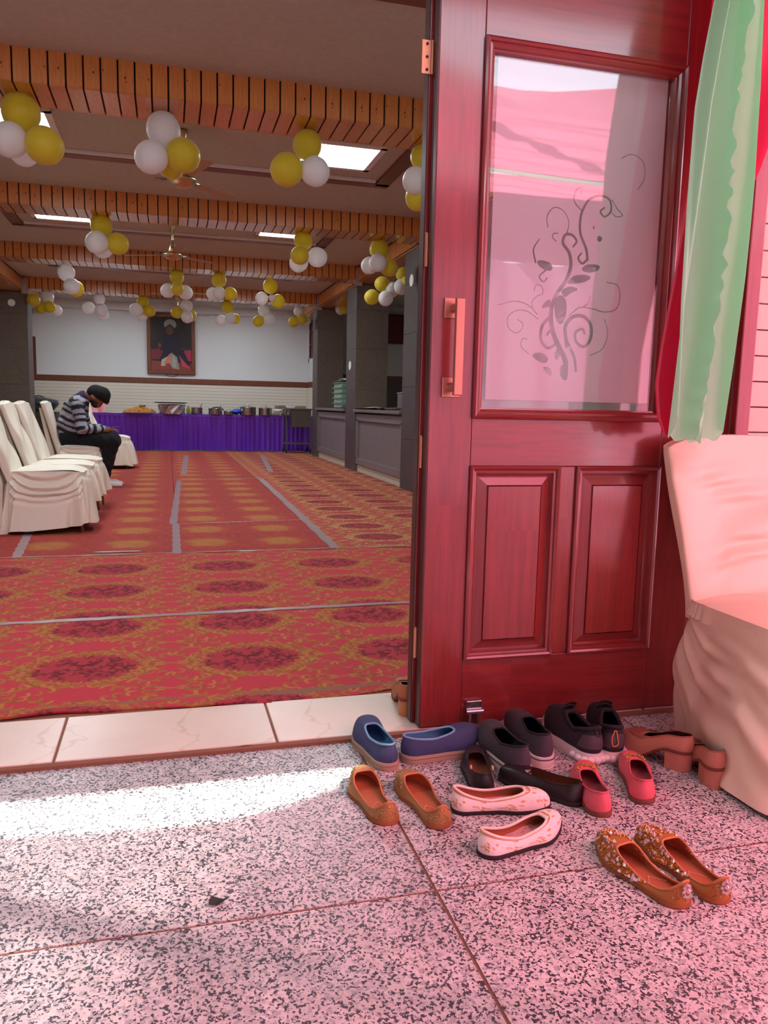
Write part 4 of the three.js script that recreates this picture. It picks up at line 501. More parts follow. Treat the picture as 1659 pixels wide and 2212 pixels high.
function doorLeaf(name, z, front) {
  const d = structGroup(name); d.position.set(0, 0, z); const th = 0.04, X0 = 0.737, X1 = 1.668, Y0 = 0.018, Y1 = 2.3; let k = 0;
  const wood = (nm, x0, x1, y0, y1, across) => { k++; let g = rb(x1 - x0, y1 - y0, th, 0.003, (x0 + x1) / 2, (y0 + y1) / 2, -th / 2); g = uvBox(g, 0.9, k * 0.37, k * 0.21); if (across) { const u = g.attributes.uv; for (let i = 0; i < u.count; i++) u.setXY(i, u.getY(i), u.getX(i)); } return mesh(nm, g, M.door, d); };
  wood('stile', X0, 0.872, Y0, Y1); wood('stile', 1.522, X1, Y0, Y1); wood('top_rail', 0.8722, 1.5218, 2.032, Y1, true); wood('lock_rail', 0.8722, 1.5218, 0.828, 0.972, true); wood('bottom_rail', 0.8722, 1.5218, Y0, 0.228, true); wood('muntin', 1.168, 1.226, 0.2282, 0.8278);
  const gm = [[0, 0], [0, 0.012], [0.006, 0.016], [0.012, 0.012], [0.014, 0.006], [0.02, 0.007], [0.026, 0.002], [0.028, -0.006], [0.033, -0.008], [0.034, -0.026]];
  mesh('glass_moulding', profileFrame(0.871, 1.523, 0.971, 2.033, gm, 0), M.door, d);
  mesh('glass', bx(GX1 - GX0 + 0.02, GY1 - GY0 + 0.02, 0.004, (GX0 + GX1) / 2, (GY0 + GY1) / 2, -0.022), glassMat, d);
  if (front) mesh('frosted_film', new THREE.PlaneGeometry(GX1 - GX0, GY1 - GY0).translate((GX0 + GX1) / 2, (GY0 + GY1) / 2, -0.0255), filmMat, d);
  const pm = [[0, 0], [0, 0.01], [0.006, 0.014], [0.012, 0.01], [0.014, 0.004], [0.021, 0.003], [0.024, -0.006], [0.028, -0.012], [0.03, -0.014], [0.058, -0.001], [0.06, 0.003], [0.062, 0.003]];
  for (const [a, b] of [[0.871, 1.169], [1.225, 1.523]]) { mesh('panel_moulding', profileFrame(a, b, 0.227, 0.829, pm, 0), M.door, d); mesh('raised_panel', uvBox(bx(b - a - 0.12, 0.602 - 0.12, 0.02, (a + b) / 2, 0.528, -0.007), 0.9, a, 0.3), M.door, d); mesh('panel_back', bx(b - a, 0.6, 0.01, (a + b) / 2, 0.528, -0.033), M.doorEdge, d); }
  mesh('edge_strip', bx(0.003, Y1 - Y0 - 0.002, th - 0.002, X0 - 0.001, (Y0 + Y1) / 2, -th / 2), M.doorEdge, d);
  if (front) {
    const h = mesh('pull_handle', rb(0.026, 0.272, 0.016, 0.003, 0.802, 1.172, 0.056), M.satin, d);
    for (const y of [1.286, 1.06]) { mesh('plate', rb(0.058, 0.058, 0.006, 0.002, 0.802, y, 0.003), M.satin, h); mesh('post', new THREE.CylinderGeometry(0.012, 0.014, 0.048, 20).rotateX(Math.PI / 2).translate(0.802, y, 0.028), M.satin, h); }
    const b = mesh('door_stop', rb(0.052, 0.03, 0.012, 0.003, 0.91, 0.082, 0.008), M.steel, d); mesh('barrel', new THREE.CylinderGeometry(0.009, 0.009, 0.056, 16).rotateZ(Math.PI / 2).translate(0.91, 0.064, 0.017), M.steel, b); for (const s of [-1, 1]) mesh('prong', cy(0.0055, 0.0055, 0.045, 0.91 + s * 0.013, 0.042, 0.018, 12), M.steel, b); mesh('rubber_foot', lathe([[0, 0.0], [0.017, 0], [0.02, 0.012], [0.024, 0.022], [0.02, 0.026], [0, 0.026]], 20).translate(0.91, -0.001, 0.018), std(0x5a3c3a, 0.8), b);
    for (const y of [1.45, 0.865, 0.275]) { const hg = mesh('hinge', cy(0.0065, 0.0065, 0.09, X0 - 0.006, y, -th - 0.006, 12), M.copper, d); mesh('hinge_leaf', bx(0.002, 0.088, 0.03, X0 - 0.0012, y, -th + 0.016), M.copper, hg); mesh('pin_tip', new THREE.SphereGeometry(0.006, 12, 8).translate(X0 - 0.006, y + 0.047, -th - 0.006), M.copper, hg); }
    const st = mesh('hinge', cy(0.0065, 0.0065, 0.09, X0 - 0.006, 1.975, -th - 0.006, 12), M.copper, d); const lf = mesh('hinge_leaf', rb(0.03, 0.09, 0.0025, 0.001, X0 - 0.022, 1.975, -th - 0.004), M.copper, st); void lf;
    for (const y of [1.975 + 0.034, 1.975 - 0.034, 1.975]) mesh('screw', new THREE.CylinderGeometry(0.0042, 0.0042, 0.002, 12).rotateX(Math.PI / 2).translate(X0 - 0.022, y, -th - 0.0022), std(0x3a241e, 0.6), st);
  }
  return d;
}
doorLeaf('door_1', DZ, true);
{ const b = doorLeaf('door_2', DZ - 0.052, false); b.position.x = -0.012; }
// door frame at the far edge of the leaf, then the strip clad wall
const jamb = structGroup('trim_7');
mesh('jamb', [uvBox(rb(0.09, 2.42, 0.14, 0.004, 1.722, 1.21, -2.3), 0.9), uvBox(rb(2.0, 0.1, 0.12, 0.004, 1.0, 2.372, -2.31), 0.9)], M.door, jamb); mesh('architrave', uvBox(rb(0.055, 2.42, 0.03, 0.006, 1.834, 1.21, -2.235), 0.9, 0.3), M.door, jamb); mesh('reveal', uvBox(bx(0.07, 2.42, 0.1, 1.785, 1.21, -2.32), 0.9, 0.6), M.door, jamb);
const stripMat = std(0xe9c9b8, 0.75); const stripBack = bx(1.6, 2.6, 0.01, 2.66, 1.3, -2.305); mesh('cladding_backing', stripBack, std(0x8a5a50, 0.9), wf);
for (let k = 0; k < 30; k++) for (let j = 0; j < 2; j++) mesh('cladding_strip', rb(0.78, 0.0815, 0.03, 0.003, 0, 0, 0), stripMat, wf, [2.255 + j * 0.785, 0.043 + k * 0.0855, -2.29]);

// ---------- porch roof edge and the tent over the porch ----------
struct('ceiling_porch', bx(10, 0.16, 1.9, 0.5, 3.08, -1.37), std(0x5b3a34, 0.9)); struct('wall_parapet', bx(10, 0.9, 0.2, 0.5, 3.55, -2.3), M.wallWhite);
const lin = (r, g, b) => new THREE.Color().setRGB(r, g, b);
const pinkCloth = phy(lin(0.92, 0.27, 0.39), 0.97, { transmission: 0.5, side: THREE.DoubleSide }), pinkThin = phy(lin(0.92, 0.28, 0.4), 0.97, { transmission: 0.5, transparent: true, opacity: 0.92, side: THREE.DoubleSide }), mintCloth = phy(0xa8e4c0, 0.9, { transmission: 0.4, side: THREE.DoubleSide });
const frontZ = (x) => { const k = [[-9, -0.48], [1.335, -0.476], [1.59, -0.442], [1.8, -0.432], [1.977, -0.466], [2.108, -0.53], [2.23, -0.596], [2.5, -0.66], [9, -0.66]]; for (let i = 0; i < k.length - 1; i++) if (x <= k[i + 1][0]) return lerp(k[i][1], k[i + 1][1], clamp((x - k[i][0]) / (k[i + 1][0] - k[i][0]))); return -0.66; };
const sag = (x, z) => 2.65 + 0.05 * clamp((z + 0.45) / 2) - 0.03 * Math.sin(clamp((z + 0.45) / 2) * Math.PI) - 0.012 * Math.sin(z * 23 + x * 1.7) * ss(-0.3, 0.1, z) - 0.008 * Math.sin(z * 51 - x * 2.3) * ss(-0.3, 0.1, z);
const canopy = (x0, x1, z0, z1) => sheet(70, 110, (u, v) => { const x = lerp(x0, x1, u), z = lerp(z0 ?? frontZ(x), z1, v); return [x, sag(x, z), z]; });
const slant = (z) => 1.8 - 0.75 * clamp(z + 0.27, 0, 0.5);
const between = (fa, fb, z1) => sheet(40, 110, (u, v) => { const z = lerp(-0.7, z1, v), x = lerp(fa(z), fb(z), u), zz = Math.max(z, frontZ(x)); return [x, sag(x, zz), zz]; });
tag(mesh('tent_canopy', between((z) => slant(z) + 0.2, () => 5.15, 0.9), pinkCloth), 'pink tent cloth stretched over the porch, mirrored in the door glass', 'tent');
tag(mesh('tent_canopy', between(() => 0.95, slant, 0.9), pinkThin), 'thinner pink tent cloth above the open doorway', 'tent');
const pleatMat = (o) => phy(lin(0.92, 0.275, 0.395), 0.97, { transmission: 0.5, transparent: true, opacity: o, side: THREE.DoubleSide });
[0.935, 0.95, 0.965, 0.985].forEach((o, k) => tag(mesh('tent_pleat', between((z) => slant(z) + k * 0.05, (z) => slant(z) + (k + 1) * 0.05, 0.9), pleatMat(o)), ['first', 'second', 'third', 'fourth'][k] + ' gathered pleat between the thin and thick pink tent cloths', 'tent', 'tent pleats'));
tag(mesh('tarpaulin', bx(4.4, 0.02, 4.9, -1.27, 2.86, 2.08), std(0x6a5148, 0.9)), 'brown tarpaulin roof beside the pink tent cloth', 'tarpaulin');
tag(mesh('tent_valance', sheet(60, 6, (u, v) => { const x = lerp(0.95, 5.15, u); return [x, sag(x, 0.9) + 0.005 - 0.02 * Math.sin(v * 3.14), lerp(0.89, 0.98, v)]; }), mintCloth), 'mint green band sewn between the pink tent cloths', 'tent');
tag(mesh('tent_canopy', canopy(0.95, 5.15, 0.97, 1.6), pinkCloth), 'outer pink tent cloth beyond the green band', 'tent');
tag(mesh('tent_pole', bar([1.3, 2.8, -0.2], [4.4, 2.82, 1.55], 0.045, 12), std(0x8a7a52, 0.8)), 'bamboo pole lying slantwise over the pink tent cloth', 'pole');
tag(mesh('tent_liner', bx(4.3, 0.02, 2.75, 3.05, 2.72, 2.99), std(0xa08890, 0.9)), 'mauve lining of the deeper tent roof', 'tent');
tag(mesh('tent_wall', sheet(160, 10, (u, v) => [lerp(-3.2, 5.1, u), 2.7 * (1 - v), 4.3 + 0.07 * Math.sin(u * 90)]), phy(0xd9a8bc, 0.95, { transmission: 0.25, side: THREE.DoubleSide })), 'pale pink side cloth closing the tent behind the viewer', 'tent');
tag(mesh('tent_wall', sheet(120, 8, (u, v) => [5.2 + 0.06 * Math.sin(u * 70), 2.66 * (1 - v), lerp(-2.2, 4.3, u)]), phy(lin(0.9, 0.3, 0.42), 1, { transmission: 0.4, side: THREE.DoubleSide })), 'pink side cloth of the tent past the clad wall', 'tent');
struct('wall_porch', bx(0.2, 3.2, 6.8, -3.6, 1.6, 1.0), std(0x8d7468, 0.9));

// ---------- hanging cloths by the door ----------
const curve1 = (k, y) => { for (let i = 0; i < k.length - 1; i++) if (y >= k[i + 1][1]) return lerp(k[i + 1][0], k[i][0], clamp((y - k[i + 1][1]) / (k[i][1] - k[i + 1][1]))); return k.at(-1)[0]; };
const gL = [[1.56, 2.75], [1.452, 2.116], [1.428, 1.972], [1.41, 1.838], [1.396, 1.568], [1.387, 1.315], [1.386, 1.042], [1.383, 0.88]], gR = [[1.63, 2.75], [1.6, 2.138], [1.609, 1.898], [1.61, 1.649], [1.604, 1.392], [1.59, 1.128], [1.574, 0.88]];
{
  const g = sheet(140, 120, (u, v) => {
    const hem = 0.952 - 0.034 * Math.sin(u * 2.6 + 0.2) + 0.006 * Math.sin(u * 37) + (u < 0.13 ? 0.05 * (1 - u / 0.13) : 0) + (u > 0.85 ? 0.03 * ((u - 0.85) / 0.15) : 0), y = lerp(2.78, hem, v), a = curve1(gL, y), b = curve1(gR, y);
    const fold = Math.sin(u * 15.5 + 0.9 * Math.sin(y * 2.2)) + 0.45 * Math.sin(u * 27 + y * 1.4), frill = Math.exp(-((u - 0.46 - 0.18 * (y - 1.4)) ** 2) / 0.0016); return [lerp(a, b, u) + 0.01 * Math.cos(u * 15.5) + 0.004 * frill * Math.sin(y * 95), y, -2.0 + 0.03 * fold + 0.03 * frill * (1 + 0.35 * Math.sin(y * 80 + 2 * Math.sin(y * 23)))];
  });
  tag(mesh('hanging_cloth', g, phy(lin(0.5, 0.96, 0.64), 1, { transmission: 0.35, side: THREE.DoubleSide })), 'mint green cloth hanging in folds in front of the door', 'cloth');
  const mL = [[1.52, 2.75], [1.5, 2.0], [1.439, 1.447], [1.404, 1.206], [1.391, 1.084], [1.405, 0.988], [1.442, 0.916], [1.46, 0.8]], mR = [[2.1, 2.75], [1.9, 2.15], [1.76, 1.9], [1.7, 1.72], [1.6, 1.5], [1.55, 1.2], [1.54, 0.9], [1.54, 0.8]];
  tag(mesh('hanging_cloth', sheet(60, 90, (u, v) => { const y = lerp(2.78, 0.93, v), a = curve1(mL, y), b = curve1(mR, y); return [lerp(a, b, u), y, -2.085 + 0.015 * Math.sin(u * 12 + y * 1.5)]; }), phy(0xe0104a, 1, { transmission: 0.3, side: THREE.DoubleSide })), 'magenta cloth hanging behind the mint green one', 'cloth');
  tag(mesh('curtain_rod', bar([1.2, 2.78, -1.98], [2.6, 2.78, -1.98], 0.015), M.darkSteel), 'rod above the frame that carries the hanging cloths', 'rod');
}
// ---------- the covered chair beside the door ----------
{
  const t = thing('banquet_chair', 'large peach satin covered chair standing beside the door', 'chair', [1.735, 0, -1.79], -Math.PI / 2, 'covered chair outdoors');
  const mat = phy(0xf3d9bf, 0.42, { sheen: 0.5, sheenRoughness: 0.35, side: THREE.DoubleSide });
  // own axes: +x is the way the chair faces; z runs across it (negative z is the side toward the doorway after the turn)
  const hw = 0.235, hd = 0.23, seat = 0.455, top = 0.925;
  const line = (t) => -hd + 0.02 - 0.13 * ss(0, 1, t);
  const back = sheet(200, 90, (u, v) => {
    const a = u * Math.PI * 2, c = Math.cos(a), s = Math.sin(a), tt = Math.min(1, v / 0.93), sh = v < 0.93 ? 1 : Math.sqrt(Math.max(0, 1 - ((v - 0.93) / 0.07) ** 2)), wid = hw * lerp(0.94, 1.06, tt) * (v < 0.93 ? 1 : lerp(0.96, 1, sh));
    const z = Math.sign(s) * Math.abs(s) ** 0.3 * wid, y = lerp(seat - 0.07, top, tt) - 0.035 * ss(0.75, 1, v) * Math.abs(z / wid) ** 5 + 0.012 * ss(0.8, 1, v) * Math.cos((z / wid) * 1.6);
    const q = z / wid, arc = Math.sin(Math.PI * clamp(tt * 1.1 - 0.05)), wr = c > 0 ? arc * (0.02 * Math.exp(-((q - 0.15 - 0.25 * Math.sin(tt * 9)) ** 2) / 0.1) * Math.sin(tt * 40 + q * 5 + 1.2 * Math.sin(tt * 17)) + 0.008 * Math.sin(q * 4 + tt * 6)) + 0.006 * Math.exp(-((q - 0.85) ** 2) / 0.03) * Math.sin(tt * 30 + 1) * ss(0.6, 1, tt) : 0.004 * Math.sin(z * 20);
    return [line(tt) + Math.sign(c) * Math.abs(c) ** 0.45 * 0.026 * sh + wr, y, z];
  }, { closeU: true });
  mesh('back_cover', back, mat, t);
  const rr = (u) => { const a = u * Math.PI * 2, c = Math.cos(a), s = Math.sin(a); return [Math.sign(c) * Math.abs(c) ** 0.28 * hd, Math.sign(s) * Math.abs(s) ** 0.28 * hw, a]; };
  mesh('seat_cover', sheet(160, 24, (u, v) => { const [x, z, a] = rr(u), q = 1 - v; return [x * q, seat - 0.012 + 0.03 * (1 - q ** 3) + 0.005 * Math.sin(z * q * 26 + x * q * 34) * q, z * q]; }, { closeU: true }), mat, t);
  mesh('skirt_frill', sheet(260, 10, (u, v) => { const [x, z, a] = rr(u), k = 1 + 0.03 * v + 0.02 * v * Math.sin(a * 44 + 2 * Math.sin(a * 7)); return [x * k, seat - 0.008 - 0.07 * v * (0.6 + 0.4 * clamp(x / hd * 0.5 + 0.5)), z * k]; }, { closeU: true }), mat, t);
  mesh('skirt', sheet(300, 70, (u, v) => {
    const [x, z, a] = rr(u), side = clamp(z / hw), front = clamp(x / hd * 0.5 + 0.5), l = Math.hypot(x, z), hem = 0.012 + 0.05 * side * Math.exp(-((front - 0.28) ** 2) / 0.03);
    // folds fan out from the seat's rear corner
    const fan = Math.atan2(v * 0.45 + 0.02, (x + hd) + 0.05), rip = side * 0.012 * (Math.sin(fan * 23) + 0.5 * Math.sin(fan * 41 + 1)) * ss(0.05, 0.4, v) + (1 - side) * 0.012 * v * Math.sin(a * 16), fl = v ** 0.9 * ((1 - side) * 0.035 + 0.12 * side * front ** 1.3 + 0.01 * front), bulge = side * 0.035 * Math.exp(-((v - 0.55) ** 2) / 0.09) * Math.exp(-((front - 0.05) ** 2) / 0.05);
    const k = 1 + (fl + rip) / l; return [x * k - bulge * 1.3, lerp(seat - 0.02, hem, v), z * k + bulge * 0.3];
  }, { closeU: true }), mat, t);
  for (const [a, b] of [[1, 1], [1, -1], [-1, 1], [-1, -1]]) mesh('leg', bar([a * 0.19, 0, b * 0.19], [a * 0.18, 0.44, b * 0.18], 0.011), chairTube, t);
}

// ---------- shoes ----------
// own axes: the toe points to -z, heel at +z, origin on the floor under the middle
function lastOf(o) {
  const L = o.L ?? 0.245, W = (o.W ?? 0.086) / 2, Wh = (o.Wh ?? 0.06) / 2, Ww = (o.Ww ?? 0.064) / 2, c = o.toeC ?? 0.32, p = o.toeP ?? 2.1, side = o.side ?? 1;
  const kp = [[0, Wh * 0.98], [0.14, Wh], [0.42, Ww], [0.68, W], [1, W * (o.toeW ?? 0.95)]];
  const base = (t) => { for (let i = 0; i < 4; i++) if (t <= kp[i + 1][0]) return lerp(kp[i][1], kp[i + 1][1], ss(kp[i][0], kp[i + 1][0], t)); return kp[4][1]; };
  const w = (t) => { let e = 1; if (t < 0.14) e = Math.sqrt(Math.max(0, 1 - (1 - t / 0.14) ** 2)); if (t > 1 - c) e *= Math.max(0, 1 - ((t - 1 + c) / c) ** p) ** (1 / (o.toeQ ?? 2)); return base(t) * e; };
  const cx = (t) => side * (0.006 * Math.sin(t * Math.PI) - 0.007 * ss(0.7, 1, t)); const ys = (t) => (o.sole ?? 0.012) + (o.rise ?? 0) * ss(0.66, 0.22, t) + (o.spring ?? 0.006) * ss(0.75, 1, t);
  const out = (phi, grow = 0) => { const t = (1 + Math.cos(phi)) / 2, s = Math.sign(Math.sin(phi)) || 0; const q = w(t); return [s * (q + grow * (q > 0.004 ? 1 : q / 0.004)) + cx(t), ys(t), L / 2 - t * L + (phi === 0 ? 0 : 0) - grow * Math.cos(phi), t]; };
  return { L, w, cx, ys, out, base };
}
function shoeParts(o) {
  const la = lastOf(o), { L } = la, N = 72, MM = 12, a0 = o.backT ?? 0.015, b0 = o.throat ?? 0.7, hS = o.hSide ?? 0.03, hH = o.hHeel ?? 0.05, hT = o.hThroat ?? 0.045, toeH = o.toeH ?? 0.032;
  const top = (phi) => { const c = Math.cos(phi), t = lerp(a0, b0, (1 + c) / 2), s = Math.sign(Math.sin(phi)); const wr = Math.min(la.w(t), la.base(t) * 0.95) * lerp(0.86, o.rimF ?? 0.7, clamp(c)) * Math.abs(Math.sin(phi)) ** (o.rimP ?? 0.55); const y = la.ys(t) + hS + (hH - hS) * clamp(-c) ** (o.heelPow ?? 1.6) + (hT - hS) * clamp(c) ** 1.5; return [s * wr + la.cx(t), y, L / 2 - t * L]; };
  const surf = (inset) => (u, v) => {
    const phi = u * Math.PI * 2, B = la.out(phi, (o.welt ?? 0) * 0 - inset), T = top(phi), c = clamp(Math.cos(phi)), f = ss(0.15, 0.95, c), dy = T[1] - B[1], ox = Math.sin(phi) * (o.bulge ?? 0.004), oz = -Math.cos(phi) * (o.bulge ?? 0.004);
    const P1 = [B[0] + ox, B[1] + lerp(dy * 0.45, toeH * 1.15, f), B[2] + oz], P2 = [lerp(T[0], B[0], 0.4 * f) + ox * 0.6, T[1] - dy * lerp(0.25, 0.02, f) + (o.instep ?? 0.004) * f, lerp(T[2], B[2], 0.42 * f) + oz * 0.6 * (1 - f)]; const q = 1 - v, k = [q * q * q, 3 * q * q * v, 3 * q * v * v, v * v * v]; const r = [0, 1, 2].map((i) => B[i] * k[0] + P1[i] * k[1] + P2[i] * k[2] + T[i] * k[3]);
    if (inset) { r[0] = lerp(r[0], la.cx(0.5), 0.05); r[1] -= 0.0015 * f; r[2] *= 0.985; } return r;
  };
  const mm = (u, v) => [u * 4.8, v * 0.6];
  return { la, top, surf, upper: sheet(N, MM, surf(0), { closeU: true, uvs: mm }), lining: sheet(N, MM, surf(0.0022), { closeU: true, uvs: mm }),
    rim: (r) => tube(Array.from({ length: 36 }, (_, i) => { const T = top((i / 36) * Math.PI * 2); return [T[0], T[1], T[2]]; }), r, 90, true, 7),
    insole: sheet(N, 6, (u, v) => { const B = la.out(u * Math.PI * 2, -0.003), q = 1 - v, zc = B[2]; return [la.cx(B[3]) + (B[0] - la.cx(B[3])) * q, B[1] + 0.002, zc]; }, { uvs: mm }),
    soleG: (th, grow = 0.002, heel = 0) => { const side = sheet(N, 3, (u, v) => { const B = la.out(u * Math.PI * 2, grow * (v > 0.9 ? 0.4 : 1)), bot = heel ? Math.max(0.0, B[1] - th) : 0.0005 + (o.spring ?? 0.006) * ss(0.72, 1, B[3]) * 0.9; return [B[0], lerp(B[1], bot, v), B[2]]; }, { closeU: true }); const cap = (y) => sheet(N, 4, (u, v) => { const B = la.out(u * Math.PI * 2, grow), bot = heel ? Math.max(0, B[1] - th) : 0.0005 + (o.spring ?? 0.006) * ss(0.72, 1, B[3]) * 0.9; return [la.cx(B[3]) + (B[0] - la.cx(B[3])) * (1 - v), y ? B[1] : bot, B[2]]; }); return merge([side, cap(0), cap(1)]); },
    heelG: (h, tEnd = 0.27, taper = 0.9) => { const pts = []; for (let i = 0; i <= 40; i++) { const t = tEnd * 0.5 * (1 - Math.cos((Math.PI * (i <= 20 ? i : 40 - i)) / 20)), s = i <= 20 ? 1 : -1; pts.push([s * la.w(t), t]); } const n = pts.length; const f = (u, v) => { const x = u * (n - 1), i = Math.min(n - 2, Math.floor(x)), q = x - i, X = lerp(pts[i][0], pts[i + 1][0], q), t = lerp(pts[i][1], pts[i + 1][1], q), k = lerp(1, taper, v); return [X * k + la.cx(t), lerp(la.ys(t) - 0.002, 0, v), L / 2 - t * L - (v * (1 - taper) * 0.3) * L * 0.1]; }; return merge([sheet(80, 3, f), sheet(80, 2, (u, v) => { const p = f(u, 1); return [lerp(p[0], 0, v), p[1], lerp(p[2], L / 2 - tEnd * 0.5 * L, v)]; })]); } };
}
const dbl = (c, r = 0.7, x = {}) => phy(c, r, { side: THREE.DoubleSide, ...x });
function shoe(name, label, category, [x, z], deg, o, m, extra, group) {
  const t = thing(name, label, category, [x, o.lift ?? 0, z], (-deg * Math.PI) / 180, group), s = shoeParts(o);
  const up = mesh('upper', s.upper, m.upper, t); mesh('lining', s.lining, m.lining, t); mesh('insole', s.insole, m.insole ?? m.lining, t); mesh('topline', s.rim(m.rimR ?? 0.002), m.rim, t); mesh('sole', s.soleG(o.sole ?? 0.012, o.grow ?? 0.002, o.rise ? 1 : 0), m.sole, t);
  if (o.rise) mesh('heel', s.heelG(0, o.heelEnd ?? 0.28, o.taper ?? 0.93), m.heel ?? m.sole, t);
  if (extra) extra(t, s, up); return t;
}
const pairOf = (g) => g;
// navy slip-ons
{
  const o = { L: 0.262, W: 0.094, Wh: 0.066, Ww: 0.074, sole: 0.024, hSide: 0.042, hHeel: 0.052, hThroat: 0.05, throat: 0.62, toeH: 0.044, spring: 0.008, toeP: 2.4, rimP: 0.6, bulge: 0.005, grow: 0.003 };
  const m = { upper: dbl(0x3b4468, 0.85, { bumpMap: tWeave, bumpScale: 0.0006 }), lining: dbl(0x5b8fb4, 0.8), rim: dbl(0x7aa6c4, 0.7), rimR: 0.0032, sole: std(0xb59a86, 0.8) };
  const extra = (t, s) => { mesh('sole_line', tube(Array.from({ length: 40 }, (_, i) => { const B = s.la.out((i / 40) * 6.2832, 0.0035); return [B[0], B[1] - 0.009, B[2]]; }), 0.0011, 90, true, 5), std(0x8a6e5e, 0.9), t); mesh('heel_seam', tube([[0, 0.028, 0.132], [0, 0.05, 0.131], [0, 0.072, 0.128]], 0.0012, 12), std(0x2c3352, 0.9), t); };
  shoe('slip_on_shoe', 'navy canvas slip-on by the threshold, its toe pointing into the hall', 'shoe', [0.572, -2.115], -4, { ...o, side: -1 }, m, extra, 'navy slip-ons'); shoe('slip_on_shoe', 'navy canvas slip-on lying crosswise before the door corner', 'shoe', [0.758, -2.062], 79, o, m, extra, 'navy slip-ons');
}
// charcoal woven slip-ons
{
  const o = { L: 0.262, W: 0.092, Wh: 0.064, Ww: 0.072, sole: 0.034, hSide: 0.045, hHeel: 0.066, hThroat: 0.056, throat: 0.6, toeH: 0.044, spring: 0.01, heelPow: 1.1, bulge: 0.005, grow: 0.004 };
  const knit = tex(64, 64, (u, v) => { const a = (u * 4 + v * 4) % 1, b = (u * 4 - v * 4 + 8) % 1, t = 70 + (Math.abs(a - 0.5) < 0.22 ? 34 : 0) + (Math.abs(b - 0.5) < 0.22 ? 30 : 0); return [t, t * 0.94, t * 1.0]; });
  const m = { upper: dbl(0xb4a8b0, 0.9, { map: rep(knit, 4, 4), bumpMap: tFine, bumpScale: 0.0008 }), lining: dbl(0x1b181b, 0.95), rim: dbl(0x242024, 0.9), rimR: 0.003, sole: std(0xe6d4cc, 0.7) };
  const ex = (t, s) => mesh('sole_stripe', tube(Array.from({ length: 40 }, (_, i) => { const B = s.la.out((i / 40) * 6.2832, 0.0048); return [B[0], B[1] - 0.007, B[2]]; }), 0.0016, 90, true, 5), std(0x4a3236, 0.8), t);
  shoe('slip_on_shoe', 'charcoal woven slip-on with white sole, the one nearer the door stop', 'shoe', [0.912, -1.976], -3, { ...o, side: -1 }, m, ex, 'charcoal slip-ons'); shoe('slip_on_shoe', 'charcoal woven slip-on with white sole, beside the black trainers', 'shoe', [1.018, -2.035], 3, o, m, ex, 'charcoal slip-ons');
}
// black running shoes
{
  const o = { L: 0.265, W: 0.094, Wh: 0.066, Ww: 0.074, sole: 0.032, hSide: 0.05, hHeel: 0.074, hThroat: 0.074, throat: 0.52, toeH: 0.045, spring: 0.016, heelPow: 1.0, bulge: 0.007, grow: 0.005, rimP: 0.5 };
  const m = { upper: dbl(0x2c272c, 0.85, { bumpMap: tWeave, bumpScale: 0.0012 }), lining: dbl(0x1d1719, 0.95), rim: dbl(0x201c20, 0.9), rimR: 0.0065, sole: std(0xeadcd8, 0.6) };
  const ex = (loop) => (t, s) => {
    mesh('tongue', sheet(12, 12, (u, v) => [(u - 0.5) * 0.05 * (1 - 0.2 * v), lerp(0.085, 0.128, v) + 0.006 * Math.cos((u - 0.5) * 3), lerp(-0.05, -0.008, v)]), dbl(0x2a2528, 0.9), t); for (let k = 0; k < 4; k++) mesh('lace', tube([[-0.026, 0.084 + k * 0.009, -0.062 + k * 0.013], [0, 0.094 + k * 0.009, -0.058 + k * 0.013], [0.026, 0.084 + k * 0.009, -0.062 + k * 0.013]], 0.0025, 14), dbl(0x34292c, 0.9), t);
    mesh('heel_counter', sheet(20, 6, (u, v) => { const p = s.surf(0)(0.36 + 0.28 * u, 0.15 + v * 0.55); return [p[0] * 1.03, p[1], p[2] + 0.003]; }), dbl(0x51424a, 0.5), t); mesh('heel_tab', tube(loop ? [[0, 0.1, 0.136], [-0.009, 0.075, 0.142], [-0.004, 0.055, 0.144], [0.008, 0.06, 0.143], [0.006, 0.085, 0.14], [0.003, 0.1, 0.136]] : [[-0.006, 0.108, 0.128], [-0.006, 0.088, 0.138], [0.006, 0.088, 0.138], [0.006, 0.108, 0.128]], 0.0018, 30), std(loop ? 0xc77a50 : 0x332b2e, 0.8), t);
    mesh('sole_tread', merge(Array.from({ length: 9 }, (_, i) => { const B = s.la.out(2.2 + (i / 8) * 1.9, 0.005); return new THREE.SphereGeometry(0.012, 10, 8).scale(1, 0.8, 1).translate(B[0], 0.014, B[2]); })), m.sole, t);
  };
  shoe('running_shoe', 'black running shoe with white sole, beside the charcoal slip-ons', 'shoe', [1.158, -2.03], -4, { ...o, side: -1 }, m, ex(false), 'black running shoes'); shoe('running_shoe', 'black running shoe with an orange heel loop', 'shoe', [1.265, -2.02], 20, o, m, ex(true), 'black running shoes');
}
